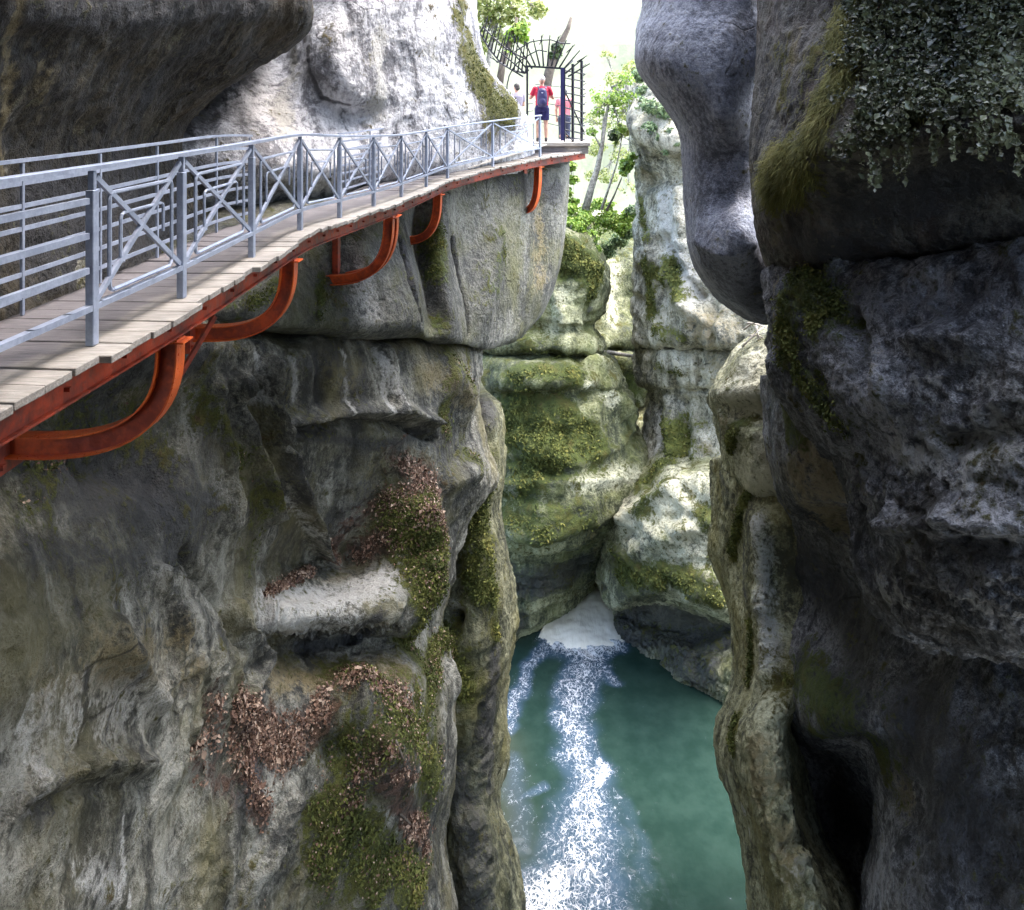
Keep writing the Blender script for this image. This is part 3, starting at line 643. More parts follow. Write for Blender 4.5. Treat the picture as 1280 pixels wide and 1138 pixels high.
# ---- right bank, far
loft('cliff_right_far', [
 (95,  (800,36),(812,34),(832,32.5),(862,31.5),(905,30.5),(960,29.5),(1010,29)),
 (130, (789,35),(799,33),(826,31.4),(858,30.6),(905,30),(960,29),(1010,28.5)),
 (175, (788,35),(797,32.8),(826,31),(860,30.4),(905,29.6),(960,28.6),(1010,28)),
 (203, (797,35),(804,33.2),(830,31.6),(862,30.6),(905,29.6),(960,28.6),(1010,28)),
 (240, (801,34.5),(808,32.8),(834,31),(866,30.1),(905,29.2),(960,28.2),(1010,27.6)),
 (310, (797,34.5),(804,32.4),(830,30.6),(866,29.6),(908,28.7),(960,27.8),(1010,27.2)),
 (380, (797,34),(804,32),(832,30),(868,29.1),(910,28.3),(960,27.5),(1010,27)),
 (424, (796,33.6),(803,31.6),(834,29.6),(870,28.7),(912,27.9),(962,27.2),(1010,26.8)),
 (434, (799,33.8),(806,32.4),(836,31),(872,30.2),(914,29.2),(962,28),(1010,27.4)),
 (445, (797,33.4),(804,31.8),(835,30),(872,29.2),(914,28.4),(962,27.4),(1010,27)),
 (476, (798,33.4),(806,31.6),(836,29.9),(872,29.1),(914,28.3),(962,27.4),(1010,27)),
 (488, (812,33),(818,31.6),(840,30.4),(874,29.6),(914,28.8),(962,27.8),(1010,27)),
 (540, (808,33),(815,31.2),(838,29.8),(874,29),(914,28.2),(962,27.3),(1010,26.8)),
 (590, (796,33),(804,31),(834,29.4),(874,28.6),(914,27.8),(962,27),(1010,26.5)),
 (690, (790,36),(800,35),(834,33.8),(874,33),(914,32),(962,31),(1010,30)),
 (920, (790,36),(800,35),(834,34),(874,33),(914,32),(962,31),(1010,30)),
 ], res=.09, mat=M_CREAM, seed=51, amp=dict(big=.3, med=.16, flute=.22, strata=.08, fine=.06, bs=3, crag=.16), back=4, splats=[
  ('+', [(797, 150), (840, 178)], 18, 0.55), ('+', [(806, 225), (855, 228)], 12, -0.5), ('+', [(810, 300), (850, 380), (900, 415)], 10, 0.4), ('+', [(830, 300), (870, 370)], 8, -0.35), ('m', [(806, 330), (815, 390)], 14, 0.85), ('m', [(835, 330), (850, 365)], 14, 0.8), ('o', [(880, 390), (915, 410)], 16, 0.6), ('m', [(830, 520), (845, 590)], 14, 0.6), ('o', [(885, 450), (925, 470)], 16, 0.5), ('m', [(820, 455), (840, 470)], 8, 0.5),
  ('+', [(835, 450), (838, 480)], 4, -0.3), ('+', [(850, 230), (860, 400)], 14, 0.4), ('+', [(880, 300), (890, 420)], 8, -0.35), ('+', [(870, 450), (873, 480)], 4, -0.3), ('+', [(835, 500), (840, 580)], 8, 0.3), ('+', [(855, 500), (860, 590)], 6, -0.3), ('+', [(820, 300), (825, 410)], 8, -0.3),
  ('d', [(800,150),(806,190)], 16, .6), ('p', [(830,250),(840,310),(860,360)], 26, .85), ('m', [(830,350),(810,330),(812,380)], 12, .75), ('m', [(800,250),(812,300)], 10, .6), ('o', [(900,400),(870,410)], 24, .6), ('o', [(880,455),(920,450)], 16, .5),
  ('m', [(815,410),(850,420)], 12, .5), ('m', [(850,540),(840,580),(870,590)], 26, .7), ('p', [(822,520),(820,560)], 12, .8), ('d', [(800,432),(940,430)], 5, .9), ('d', [(805,482),(880,486)], 3, .6), ('o', [(880,560),(895,600)], 18, .6)], **ST)

# ---- pale boulder over the pool
loft('boulder', [
 (530, (775,36),(800,35),(832,33),(865,31.4),(905,30.2),(940,29.6),(950,31),(930,34)),
 (575, (772,33.4),(796,31.2),(830,29.6),(866,28.6),(905,27.7),(936,27.4),(946,29),(925,33)),
 (605, (760,32),(786,29.4),(826,27.6),(866,26.6),(903,25.8),(928,26.2),(938,28),(915,33)),
 (650, (747,31.5),(764,28.8),(812,26.8),(862,25.8),(900,25.2),(922,25.8),(932,27.6),(910,33)),
 (700, (748,31.5),(766,28.6),(812,26.4),(864,25.3),(900,24.8),(920,25.4),(930,27.4),(910,33)),
 (728, (751,31.5),(770,28.6),(814,26.2),(866,24.7),(900,24.4),(919,25.3),(929,27.4),(910,33)),
 (750, (753,31.5),(772,29.0),(816,26.3,-12),(866,24.7,0),(900,24.3,12),(919,24.9,16),(929,27.4,16),(910,33)),
 (755, (756,32),(780,30.4),(820,29.6,-8),(866,29,2),(900,28.6,14),(922,28.6,18),(930,29.2,18),(910,33)),
 (788, (764,31.6),(782,29.7),(826,29.4),(866,29.1),(900,28.8),(926,28.6),(934,29.2),(910,33)),
 (820, (774,31),(792,29.2),(830,28.5),(868,27.8),(900,27.2),(930,27),(940,28.6),(915,33)),
 (842, (787,31),(808,29.3),(838,28.1),(868,27.1),(900,26.5),(930,26.3),(940,28),(915,33)),
 (870, (820,30.5),(838,28.9),(858,27.8),(880,27.1),(905,26.5),(934,26.2),(944,28),(920,33)),
 (930, (860,30),(874,28.4),(888,27.4),(902,26.8),(920,26.2),(944,26),(952,28),(930,33)),
 ], res=.075, mat=M_PALE, seed=61, amp=dict(big=.3, med=.13, flute=.0, strata=.16, fine=.04, rough=.25, bs=2.6, crag=.14), back=4,
 label='big cream white boulder with dark undercut leaning over the green pool', cat='boulder', splats=[
  ('m', [(800, 600), (840, 580)], 20, 0.6), ('o', [(830, 640), (880, 700)], 30, 0.4), ('m', [(770, 690), (800, 720)], 16, 0.6), ('m', [(880, 640), (905, 690)], 14, 0.55),
  ('p', [(790, 640), (860, 620), (900, 690)], 50, 0.85),
  ('+', [(775, 650), (830, 620), (870, 600)], 7, 0.25), ('+', [(790, 690), (850, 665), (900, 650)], 8, 0.25), ('+', [(780, 670), (840, 645)], 6, -0.22), ('+', [(850, 610), (900, 640), (910, 700)], 7, -0.2),
  ('p', [(800,640),(860,650),(840,690)], 36, .7), ('p', [(870,700),(900,730)], 18, .7), ('m', [(770,720),(830,720),(890,740)], 16, .75), ('m', [(800,640),(830,610)], 14, .5), ('m', [(900,690)], 16, .5),
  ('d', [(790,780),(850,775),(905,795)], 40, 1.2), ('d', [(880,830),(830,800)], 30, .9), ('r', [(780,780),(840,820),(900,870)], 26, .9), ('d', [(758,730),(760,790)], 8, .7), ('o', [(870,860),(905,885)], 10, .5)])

# ---- lit ledge rock on the right
loft('ledge_rock', [
 (418, (938,19.4),(946,18.4),(962,17.8),(985,17.4),(1010,17.2),(1020,19),(1000,22)),
 (440, (918,19.2),(929,17.9),(952,17.1),(982,16.7),(1010,16.5),(1022,19),(1000,22)),
 (470, (898,19),(911,17.6),(942,16.8),(978,16.4),(1012,16.2),(1022,19),(1000,22)),
 (492, (887,18.8),(900,17.4),(934,16.6),(974,16.2),(1012,16),(1022,19),(1000,22)),
 (512, (893,18.8),(904,17.6),(934,16.8),(972,16.3),(1012,16),(1022,19),(1000,22)),
 (540, (896,18.6),(908,17.3),(936,16.4),(972,15.9),(1012,15.7),(1022,19),(1000,22)),
 (575, (904,18.4),(916,17),(942,16.1),(976,15.6),(1014,15.4),(1024,19),(1000,22)),
 (605, (916,18.2),(928,16.9),(950,16),(980,15.5),(1014,15.3),(1024,19),(1000,22)),
 (622, (930,18.2),(940,17.1),(958,16.3),(982,15.8),(1014,15.6),(1024,19),(1000,22)),
 (650, (940,18.6),(950,17.8),(966,17.2),(984,16.8),(1014,16.6),(1024,19),(1000,22)),
 ], res=.05, mat=M_PALE, seed=71, amp=dict(big=.16, med=.1, flute=.05, strata=.05, fine=.04, rough=.18), back=2,
 label='sunlit pale rock wedged under the slate bulge, dry sticks lying on its top', cat='rock', splats=[
  ('p', [(940, 450), (905, 490), (940, 500)], 40, 0.9), ('p', [(920, 590), (965, 600)], 34, 0.9),  # pale patches paint daylight onto a rock standing in shade
  ('p', [(930,460),(900,490)], 26, .8), ('p', [(930,580),(960,600),(950,560)], 24, .85), ('o', [(900,530),(940,520)], 14, .7), ('r', [(900,540),(940,545)], 20, .8), ('m', [(912,560),(925,535)], 14, .6),('d',[(970,440),(972,480)],10,.6)])

# ---- rib of rock that runs down to the water on the right
loft('rock_rib', [
 (575, (888,20),(902,18.6),(922,17.4),(944,16.6),(985,16),(1040,15.6),(1060,17),(1040,20)),
 (610, (887,19.8),(900,18.4),(918,17.4),(940,16.7),(985,15.8),(1040,15.4),(1060,17),(1040,20)),
 (645, (890,19.5),(902,18.2),(920,17.2),(945,15.9),(985,15.4),(1040,15.2),(1060,17),(1040,20)),
 (690, (886,19.4),(900,18.1),(922,17.6),(942,15.8),(980,15.5),(1040,15.2),(1060,17),(1040,20)),
 (740, (905,19),(916,17.6),(930,16.8),(943,15.6),(978,15.4),(1040,15.2),(1060,17),(1040,20)),
 (800, (915,18.6),(923,17.0),(936,16.0),(954,15.1),(982,14.9),(1040,14.9),(1060,17),(1040,20)),
 (850, (916,18.2),(923,16.6),(936,15.6),(955,14.7),(983,14.4),(1035,14.6),(1060,17),(1040,20)),
 (880, (908,18),(915,16.2),(930,15.1),(952,14.3),(982,14.1),(1010,14.6),(1050,16.5),(1040,20)),
 (910, (898,17.8),(906,15.8),(922,14.6),(946,13.9),(972,13.9),(992,14.8),(1020,16.5),(1040,20)),
 (955, (899,17.4),(907,15.4),(922,14.4),(948,13.6),(976,13.6),(998,14.6),(1020,16.5),(1040,20)),
 (1000, (914,17),(922,15),(936,14),(956,13.3),(982,13.3),(1004,14.4),(1025,16.5),(1040,20)),
 (1050, (928,16.6),(935,14.6),(948,13.7),(968,13),(994,13),(1020,14.2),(1040,16.5),(1050,20)),
 (1140, (940,16.2),(946,14.2),(958,13.3),(985,12.6),(1025,12.5),(1070,13.8),(1090,16.5),(1080,20)),
 (1300, (945,15.8),(952,14),(966,13),(1000,12.3),(1050,12.2),(1110,13.4),(1130,16.5),(1100,20)),
 (1620, (950,15.6),(958,13.8),(975,12.8),(1010,12.2),(1060,12),(1120,13.2),(1140,16),(1110,20)),
 ], res=.05, mat=M_RIB, seed=81, amp=dict(big=.14, med=.1, flute=.12, strata=.0, fine=.05, rough=.17), back=2,
 label='olive green rib of rock running down to the pool on the right', cat='rock', splats=[
  ('+', [(945, 650), (952, 740), (958, 850)], 9, 0.2), ('+', [(965, 680), (975, 850)], 10, -0.15),
  ('p', [(950,650),(956,740),(962,830)], 16, .6), ('m', [(935,620),(912,690)], 14, .8), ('d', [(925,690),(930,740)], 14, .95), ('d', [(912,620),(900,600)], 8, .7), ('m', [(918,900),(915,930)], 14, .95),
  ('o', [(945,930),(950,990)], 22, .7), ('m', [(935,780),(934,850)], 12, .8), ('r', [(945,760),(945,860)], 16, .8), ('r', [(960,950),(985,1060),(1010,1130)], 36, .9), ('p', [(925,1010),(938,1080)], 5, .7),
  ('p', [(985,1090),(1000,1130)], 28, .35), ('m', [(990,850),(1010,880)], 26, .5), ('o', [(965,1030),(985,1100)], 24, .6)])

# ---- lower right wall, deep in shade
loft('cliff_right_lower', [
 (470, (955,16.5),(964,14.8),(985,13.8),(1015,13.2),(1055,12.7),(1120,12),(1250,11),(1500,9.6),(1900,7.6)),
 (520, (957,16.2),(966,14.5),(988,13.4),(1018,12.8),(1058,12.4),(1120,11.8),(1250,10.8),(1500,9.4),(1900,7.4)),
 (580, (962,16),(971,14.2),(992,13.1),(1022,12.6),(1060,12.3),(1120,11.8),(1250,10.8),(1500,9.4),(1900,7.4)),
 (625, (972,15.9),(981,14.4),(1000,13.2),(1028,12.7),(1062,12.5),(1120,12),(1250,11),(1500,9.4),(1900,7.4)),
 (660, (985,16.2),(992,15.4),(1010,14.6),(1034,14.1),(1066,13.6),(1120,12.8),(1250,11.4),(1500,9.4),(1900,7.4)),
 (740, (985,16),(993,15.4),(1012,14.9),(1038,14.4),(1072,13.8),(1130,12.8),(1260,11.2),(1500,9.3),(1900,7.3)),
 (820, (970,16),(982,15),(1004,14.4),(1034,13.7),(1072,13.1),(1130,12.2),(1270,10.6),(1500,9),(1900,7.2)),
 (870, (968,15.8),(980,14.7),(1002,13.8),(1032,13),(1072,12.4),(1130,11.6),(1280,10.2),(1500,8.8),(1900,7)),
 (910, (985,15.6),(994,14.6),(1012,13.5),(1040,12.7),(1078,12),(1130,11.3),(1280,10),(1500,8.6),(1900,7)),
 (945, (995,15.6),(1002,15.2),(1016,14.9),(1046,14.4),(1082,13.4),(1122,11.4),(1280,9.8),(1500,8.6),(1900,7)),
 (1000, (1000,15.6),(1006,15.2),(1020,15),(1050,14.8),(1086,14),(1118,11.4),(1280,9.7),(1500,8.5),(1900,7)),
 (1070, (1005,15.6),(1012,15.2),(1026,15),(1056,14.6),(1084,13.9),(1108,11.2),(1280,9.5),(1500,8.4),(1900,7)),
 (1150, (1020,15.4),(1030,15),(1046,14.8),(1066,14.3),(1084,13.6),(1104,11),(1280,9.3),(1500,8.2),(1900,7)),
 (1400, (1040,15),(1050,14.6),(1066,14.2),(1086,13.6),(1104,12.6),(1120,11),(1280,9.2),(1500,8),(1900,7)),
 (1800, (1060,14.4),(1070,14),(1086,13.6),(1100,13),(1120,12),(1140,11),(1280,9.2),(1500,8),(1900,7)),
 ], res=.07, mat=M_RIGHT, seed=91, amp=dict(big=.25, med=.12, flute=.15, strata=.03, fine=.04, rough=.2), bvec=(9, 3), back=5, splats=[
  ('p', [(950, 650), (955, 640)], 6, 0.1),
  ('m', [(1000, 840), (1060, 900), (1100, 940)], 36, 0.7), ('o', [(1000, 600), (1040, 650)], 40, 0.8), ('o', [(1090, 930), (1120, 990)], 30, 0.5),
  ('o', [(1000,560),(1030,600),(1040,630)], 34, .75), ('m', [(985,490),(990,540)], 22, .8), ('m', [(1010,850),(1040,880)], 34, .75), ('m', [(1010,920),(1060,900),(1100,930)], 18, .6),
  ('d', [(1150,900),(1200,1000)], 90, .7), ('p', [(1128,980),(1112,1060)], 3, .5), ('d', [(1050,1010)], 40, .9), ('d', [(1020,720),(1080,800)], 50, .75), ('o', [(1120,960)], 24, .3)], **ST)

# ---- upper right: slate bulge
loft('slate_bulge', [
 (-420, (790,17),(806,15),(830,13.8),(868,13),(912,12.6),(948,12.8),(975,13.8),(990,16)),
 (-150, (800,16.5),(812,14.6),(836,13.4),(872,12.6),(914,12.3),(947,12.5),(970,13.4),(988,15.6)),
 (0,   (803,15.8),(813,14.1),(836,13),(872,12.3),(915,12),(946,12.3),(966,13.1),(985,15.4)),
 (40,  (793,15.6),(803,13.8),(829,12.7),(870,12),(913,11.8),(946,12.1),(964,13),(985,15.4)),
 (72,  (791,15.2),(801,13.6),(828,12.5),(870,11.9),(912,11.7),(946,12),(963,12.9),(985,15.3)),
 (100, (803,14.9),(813,13.5),(836,12.5),(873,11.9),(913,11.7),(945,12),(962,12.9),(983,15.3)),
 (135, (829,14.6),(838,13.4),(856,12.5),(884,12.0),(917,11.75),(944,12.05),(960,12.9),(980,15)),
 (170, (850,14.4),(858,13.3),(873,12.5),(895,12.1),(920,11.9),(943,12.15),(958,12.9),(978,15)),
 (205, (855,14.3),(863,13.2),(878,12.55),(899,12.2),(922,12.05),(942,12.2),(957,12.9),(977,15)),
 (250, (856,14.2),(864,13.1),(879,12.5),(900,12.1),(922,11.9),(942,12.1),(957,12.9),(977,15)),
 (290, (857,14),(865,12.8),(880,12.1),(902,11.7),(925,11.45),(945,11.7),(962,12.7),(980,15)),
 (320, (862,13.9),(870,12.8),(885,12.1),(906,11.7),(930,11.5),(950,11.7),(968,12.7),(985,15)),
 (350, (875,13.9),(884,12.9),(898,12.3),(916,11.95),(937,11.8),(957,11.95),(974,12.8),(988,15)),
 (380, (896,13.9),(905,13.1),(917,12.6),(932,12.3),(949,12.2),(965,12.3),(978,13),(990,15)),
 (400, (928,13.9,-6),(935,13.4,-2),(943,13.1,0),(952,12.9,2),(961,12.8,2),(969,12.9,0),(980,13.3),(990,15)),
 (385, (928,15),(935,14.8),(943,14.6),(952,14.4),(961,14.3),(969,14.4),(980,14.8),(990,16)),
 ], res=.05, mat=M_BLUE, seed=101, amp=dict(big=.14, med=.05, flute=.05, strata=.0, fine=.014), back=3,
 label='smooth slate blue bulge of rock hanging over the gorge on the right', cat='rock', splats=[
  ('s', [(880, 60), (890, 200), (910, 300)], 70, 0.6),
  ('+', [(882, 205), (915, 198)], 20, -0.1), ('+', [(900, 250), (930, 240)], 20, -0.1), ('+', [(870, 300), (900, 320), (945, 305)], 8, 0.08), ('+', [(905, 40), (900, 150)], 16, 0.1),
  ('d', [(905,220),(880,205)], 22, .35), ('d', [(900,250),(925,235)], 18, .5), ('p', [(900,285)], 24, .2), ('d', [(900,340),(930,360),(945,385)], 40, .5), ('d', [(915,100),(920,130)], 10, .5)])  # dark scallop patches paint shading into the dents

# ---- upper right: near overhang with moss and hanging ivy
loft('ivy_overhang', [
 (-1100, (960,13.6),(960,12.2),(980,11),(990,9.4),(990,8.2),(985,7),(990,5.8),(1050,4.6),(1250,3)),  # upper rows, out of view, lean in overhead to darken the near gorge
 (-750, (960,13.2),(965,11.8),(990,10.6),(1030,9.5),(1070,8.7),(1115,7.8),(1185,6.9),(1320,5.8),(1600,4.3)),
 (-400, (958,12.6),(966,11.3),(1000,10.2),(1050,9.3),(1105,8.7),(1170,8.2),(1270,7.5),(1450,6.5),(1800,5)),
 (0,   (958,12.2),(952,10.9),(985,9.8),(1030,9.0),(1078,8.5),(1150,8.1),(1250,7.5),(1420,6.6),(1750,5.2)),
 (70,  (957,12),(951,10.7),(982,9.6),(1024,8.8),(1072,8.2),(1148,7.8),(1250,7.2),(1420,6.4),(1750,5.1)),
 (120, (956,11.8),(950,10.6),(977,9.5),(1014,8.7),(1064,8.0),(1145,7.5),(1250,6.9),(1420,6.2),(1750,5)),
 (160, (954,11.6),(948,10.5),(971,9.5),(1006,8.7),(1056,7.9),(1140,7.2),(1250,6.6,-8),(1420,6.0,-16),(1750,4.9,-20)),
 (195, (951,11.4),(946,10.4),(964,9.5),(994,8.75),(1040,8.0,-4),(1132,7.3,-12),(1250,6.7,-30),(1420,6.1,-40),(1750,5,-50)),
 (225, (949,11.3),(945,10.4),(958,9.7),(984,9.05),(1030,8.5,-8),(1130,7.9,-20),(1250,7.3,-44),(1420,6.6,-54),(1750,5.3,-64)),
 (262, (949,11.3),(945,10.4),(955,9.85),(980,9.4),(1030,8.9),(1130,8.3),(1250,7.7,-20),(1420,6.9,-30),(1750,5.5,-40)),
 (305, (957,11.5),(952,10.6),(963,10),(985,9.5),(1032,9.0),(1130,8.4),(1250,7.7,-12),(1420,6.9,-20),(1750,5.5,-30)),
 (340, (968,11.8),(965,10.9),(976,10.4),(996,9.9),(1040,9.4,-2),(1130,8.8,-20),(1250,8.1,-40),(1420,7.2,-50),(1750,5.8,-60)),
 (335, (972,13),(975,12),(985,11.4),(1005,10.9),(1048,10.4),(1135,9.8,-10),(1250,9.2,-25),(1420,8.4,-30),(1750,7,-40)),
 ], res=.055, mat=rock_mat('rock_mossy_overhang', (.02, .02, .02), (.075, .07, .06), (.19, .18, .15), streak=.8, tint=(.12, .075, .05), tintk=.5, moss=((.05, .055, .012), (.20, .19, .045))), seed=111,
 amp=dict(big=.16, med=.07, flute=.1, strata=.0, fine=.03, rough=.1), bvec=(8, 3), back=5,
 label='near dark rock overhang topped with ochre moss and trailing ivy, upper right', cat='rock', splats=[
  ('m', [(1062,10),(1048,100),(1022,170),(985,235)], 42, .9), ('m', [(985,130),(975,60)], 22, .45), ('m', [(985,190),(960,240)], 36, 1.0), ('m', [(1040,120),(1015,180),(985,225)], 24, .9), ('m', [(1020,60),(1000,140)], 20, .5), ('m', [(1055,30),(1045,100)], 16, .7), ('o', [(975,140),(1000,40)], 20, .4), ('p', [(1050,150),(1020,205),(980,250)], 6, .6),
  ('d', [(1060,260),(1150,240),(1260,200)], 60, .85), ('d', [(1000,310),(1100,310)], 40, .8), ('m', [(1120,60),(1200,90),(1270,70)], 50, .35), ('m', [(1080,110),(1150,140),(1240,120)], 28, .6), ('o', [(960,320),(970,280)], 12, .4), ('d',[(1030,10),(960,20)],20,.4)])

# ---- right: big rough near wall
loft('cliff_right_near', [
 (270, (1000,13),(995,11.8),(1020,10.8),(1065,10),(1135,9.2),(1250,8.3,-8),(1400,7.4,-20),(1700,6,-30)),
 (322, (985,12.8),(980,11.5),(1004,10.4),(1052,9.6),(1128,8.8),(1250,7.9,-10),(1400,7.0,-20),(1700,5.6,-30)),
 (345, (975,12.6),(969,11),(992,9.9),(1042,9.1),(1122,8.3,-8),(1250,7.4,-25),(1400,6.6,-40),(1700,5.2,-50)),
 (380, (974,12.4),(967,10.8),(990,9.6),(1038,8.75),(1120,7.9,-8),(1250,7.05,-20),(1400,6.3,-30),(1700,5)),
 (430, (977,12.4),(970,10.8),(992,9.5),(1040,8.5),(1120,7.65),(1250,6.85),(1400,6.1),(1700,4.9)),
 (480, (982,12.4),(974,10.8),(998,9.5),(1046,8.4),(1124,7.5),(1250,6.7),(1400,6),(1700,4.8)),
 (515, (1005,12.2),(996,10.7),(1014,9.5),(1054,8.4),(1130,7.45),(1250,6.65),(1400,5.95),(1700,4.8)),
 (545, (1040,12),(1031,10.5),(1044,9.4),(1074,8.4),(1138,7.4),(1250,6.6),(1400,5.9),(1700,4.8)),
 (580, (1072,11.8),(1062,10.2),(1072,9.2),(1096,8.3),(1148,7.4),(1250,6.6),(1400,5.9),(1700,4.8)),
 (640, (1086,11.4),(1076,9.8),(1088,8.9),(1114,8.1),(1160,7.35),(1254,6.6),(1400,5.9),(1700,4.8)),
 (700, (1092,11.2),(1082,9.6),(1096,8.7),(1124,7.95),(1168,7.3),(1258,6.6),(1400,5.9),(1700,4.8)),
 (745, (1106,11),(1096,9.4),(1112,8.6),(1140,7.9),(1180,7.35),(1262,6.7),(1400,6),(1700,4.9)),
 (775, (1130,10.8),(1120,9.5),(1138,8.7),(1162,8.1),(1196,7.6),(1268,7,8),(1400,6.3,20),(1700,5.2,30)),
 (800, (1160,10.8),(1152,10),(1170,9.4),(1192,8.8),(1220,8.3,6),(1280,7.7,20),(1400,7,40),(1700,5.8,60)),
 (790, (1175,11.4),(1170,11),(1186,10.6),(1206,10.2),(1232,9.8),(1288,9.2,10),(1400,8.5,30),(1700,7,50)),
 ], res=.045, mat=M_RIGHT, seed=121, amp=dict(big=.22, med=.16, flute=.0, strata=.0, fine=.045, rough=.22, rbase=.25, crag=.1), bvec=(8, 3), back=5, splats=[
  ('m', [(985, 390), (1000, 470), (1040, 520)], 40, 0.6), ('m', [(1000, 350), (1045, 380)], 30, 0.65), ('o', [(975, 360), (985, 450)], 16, 0.6),
  ('+', [(1040, 345), (1130, 310), (1270, 285)], 8, 0.15), ('+', [(1100, 480)], 30, 0.2), ('+', [(1180, 560), (1270, 540)], 14, -0.25), ('+', [(1120, 660), (1200, 640), (1280, 650)], 16, 0.2), ('+', [(1200, 700)], 20, -0.2), ('+', [(1060, 400), (1080, 470)], 14, -0.2), ('+', [(1150, 420), (1230, 430)], 20, 0.2),
  ('m', [(985,380),(980,450)], 22, .75), ('m', [(1005,360),(1020,400)], 26, .7), ('m', [(1010,470),(1050,500)], 22, .45), ('d', [(1060,370),(1180,380),(1280,350)], 40, .5), ('d', [(1120,420)], 60, .3),
  ('p', [(1130,570),(1200,580),(1270,520)], 40, .6), ('p', [(1150,480),(1240,480)], 25, .4), ('p', [(1110,740),(1200,740),(1280,760)], 20, .45), ('p', [(1110,620),(1120,690)], 20, .35), ('r', [(1130,620),(1220,660)], 70, .9), ('r', [(1150,740),(1250,720)], 50, .9),
  ('d', [(1180,540),(1260,560),(1230,500)], 12, .7), ('d', [(1200,680),(1270,690)], 22, .6), ('o', [(1090,470),(1100,430)], 26, .35), ('r',[(1060,545),(1100,600)],30,.8)], **ST)

# ---- the gorge goes on behind the viewpoint; unseen tops lean in to shade the near rock
def wall_world(key, xs, mat, seed):
    rows = []
    for z, k in ((15, 4.8), (11, 4.0), (7.5, 2.0), (3, .6), (-2, 0), (-8, -.2), (-14, -.3), (-20, -.4)):
        rows.append([(x + math.copysign(k * .6, x) * -1, y, z) for x, y in xs])
    loft(key, rows, res=.3, mat=mat, seed=seed, world=True, back=4, amp=dict(big=.5, med=.15, flute=.3), **ST)
wall_world('cliff_behind_west', [(-2.0,-20),(-3.6,-14),(-4.3,-8),(-4.0,-3),(-3.9,0),(-3.7,3)], M_DARK, 131)
wall_world('cliff_behind_east', [(5.0,3.2),(5.2,0),(4.6,-4),(3.6,-9),(1.6,-15),(-1.0,-20)], M_RIGHT, 133)
# ------------------------------------------------------------------ walkway
M_RAIL = plain('galvanised_steel', (.36, .41, .52), .42, .2, .3, 5, .004, (.24, .28, .37))
M_RAILD = plain('galvanised_steel_shadow_side', (.30, .34, .42), .5, .3, .25, 5, .004)
M_RED  = plain('red_oxide_paint', (.46, .06, .02), .55, 0, .35, 2.2, .008, (.11, .026, .018))
M_WEB  = plain('worn_red_paint_lit', (.66, .10, .02), .45, 0, .3, 2.6, .008, (.26, .04, .016))  # red paint brightened to offset the deck's shade on the webs
M_RED_LIT = plain('red_paint_lit', (.75, .14, .02), .38, 0, .3, 5, .006, (.58, .08, .018))  # red paint turned orange, light on the bracket faces put into its colour
M_IRON = plain('black_iron', (.025, .027, .035), .5, .3, .3, 8, .004)
M_NAVY = plain('navy_painted_steel', (.03, .03, .11), .45, .1, .3, 6, .003)

def plank_mat(name, c):
    s = NT(name); tc = s.n('ShaderNodeTexCoord'); geo = s.n('ShaderNodeNewGeometry'); oi = s.n('ShaderNodeObjectInfo')
    v = s.scl(geo.outputs['Position'], (2.2, 18, 18)); a = s.noise(v, 2.2, 6, .7); b = s.noise(geo.outputs['Position'], 2.3, 4, .6)
    f = s.ramp(s.math('ADD', s.math('MULTIPLY', a, .6), s.math('MULTIPLY', b, .4)), .36, .66)
    k = s.mix(f, tuple(x * .5 for x in c), c)
    k = s.mix(s.math('MULTIPLY', oi.outputs['Random'], .45), k, tuple(x * .6 for x in c))
    gs = s.n('ShaderNodeSeparateXYZ'); s.l(tc.outputs['Generated'], gs.inputs[0])
    k = s.mix(s.math('MULTIPLY', s.ramp(s.math('ADD', gs.outputs[0], s.math('MULTIPLY', s.math('SUBTRACT', b, .5), .25)), .62, .76), .75), k, s.mix(f, (.22, .20, .17), (.42, .39, .34)))
    s.l(k, s.b.inputs['Base Color']); s.b.inputs['Roughness'].default_value = .8
    bp = s.n('ShaderNodeBump'); bp.inputs['Distance'].default_value = .012; s.l(a, bp.inputs['Height']); s.l(bp.outputs[0], s.b.inputs['Normal'])
    return s.m
M_PLANK = plank_mat('weathered_planks', (.19, .175, .18))
M_PLANK2 = plank_mat('pale_plank_ends', (.50, .46, .40))

# plan of the outer deck edge: x, y, z of the deck top
EDGE = [(-2.75,-2.0,0),(-2.62,.5,0),(-2.50,2.4,0),(-2.38,3.7,0),(-2.24,5.6,0),(-2.20,7.16,0),(-2.15,8.6,0),(-2.05,10.1,-.09),(-1.88,11.6,-.16),(-1.70,13.2,-.22),(-1.45,14.7,-.22),(-1.17,16.0,-.2),(-.32,18.0,-.14),(.80,19.8,-.06),(1.80,20.95,0),(2.0,21.2,.02)]
E = np.array(EDGE)
def _dense(pts, n=40):
    p = np.array(pts, float); return _dens(p[:, None, :], [n] * (len(p) - 1))[:, 0]
ED = _dense(EDGE); SL = np.concatenate([[0], np.cumsum(np.linalg.norm(np.diff(ED[:, :2], axis=0), axis=1))])
def at(s, off=0., dz=0.):
    """point s metres along the outer edge, off metres in towards the rock"""
    p = np.array([np.interp(s, SL, ED[:, k]) for k in range(3)])
    q = np.array([np.interp(s + .05, SL, ED[:, k]) for k in range(3)]); r = np.array([np.interp(s - .05, SL, ED[:, k]) for k in range(3)])
    t = (q - r)[:2]; t /= np.linalg.norm(t)
    nrm = np.array((-t[1], t[0]))
    return Vector((p[0] + nrm[0] * off, p[1] + nrm[1] * off, p[2] + dz)), Vector((t[0], t[1], 0)), Vector((nrm[0], nrm[1], 0))
def s_of(y): return float(np.interp(y, ED[:, 1], SL))
LTOT = SL[-1]
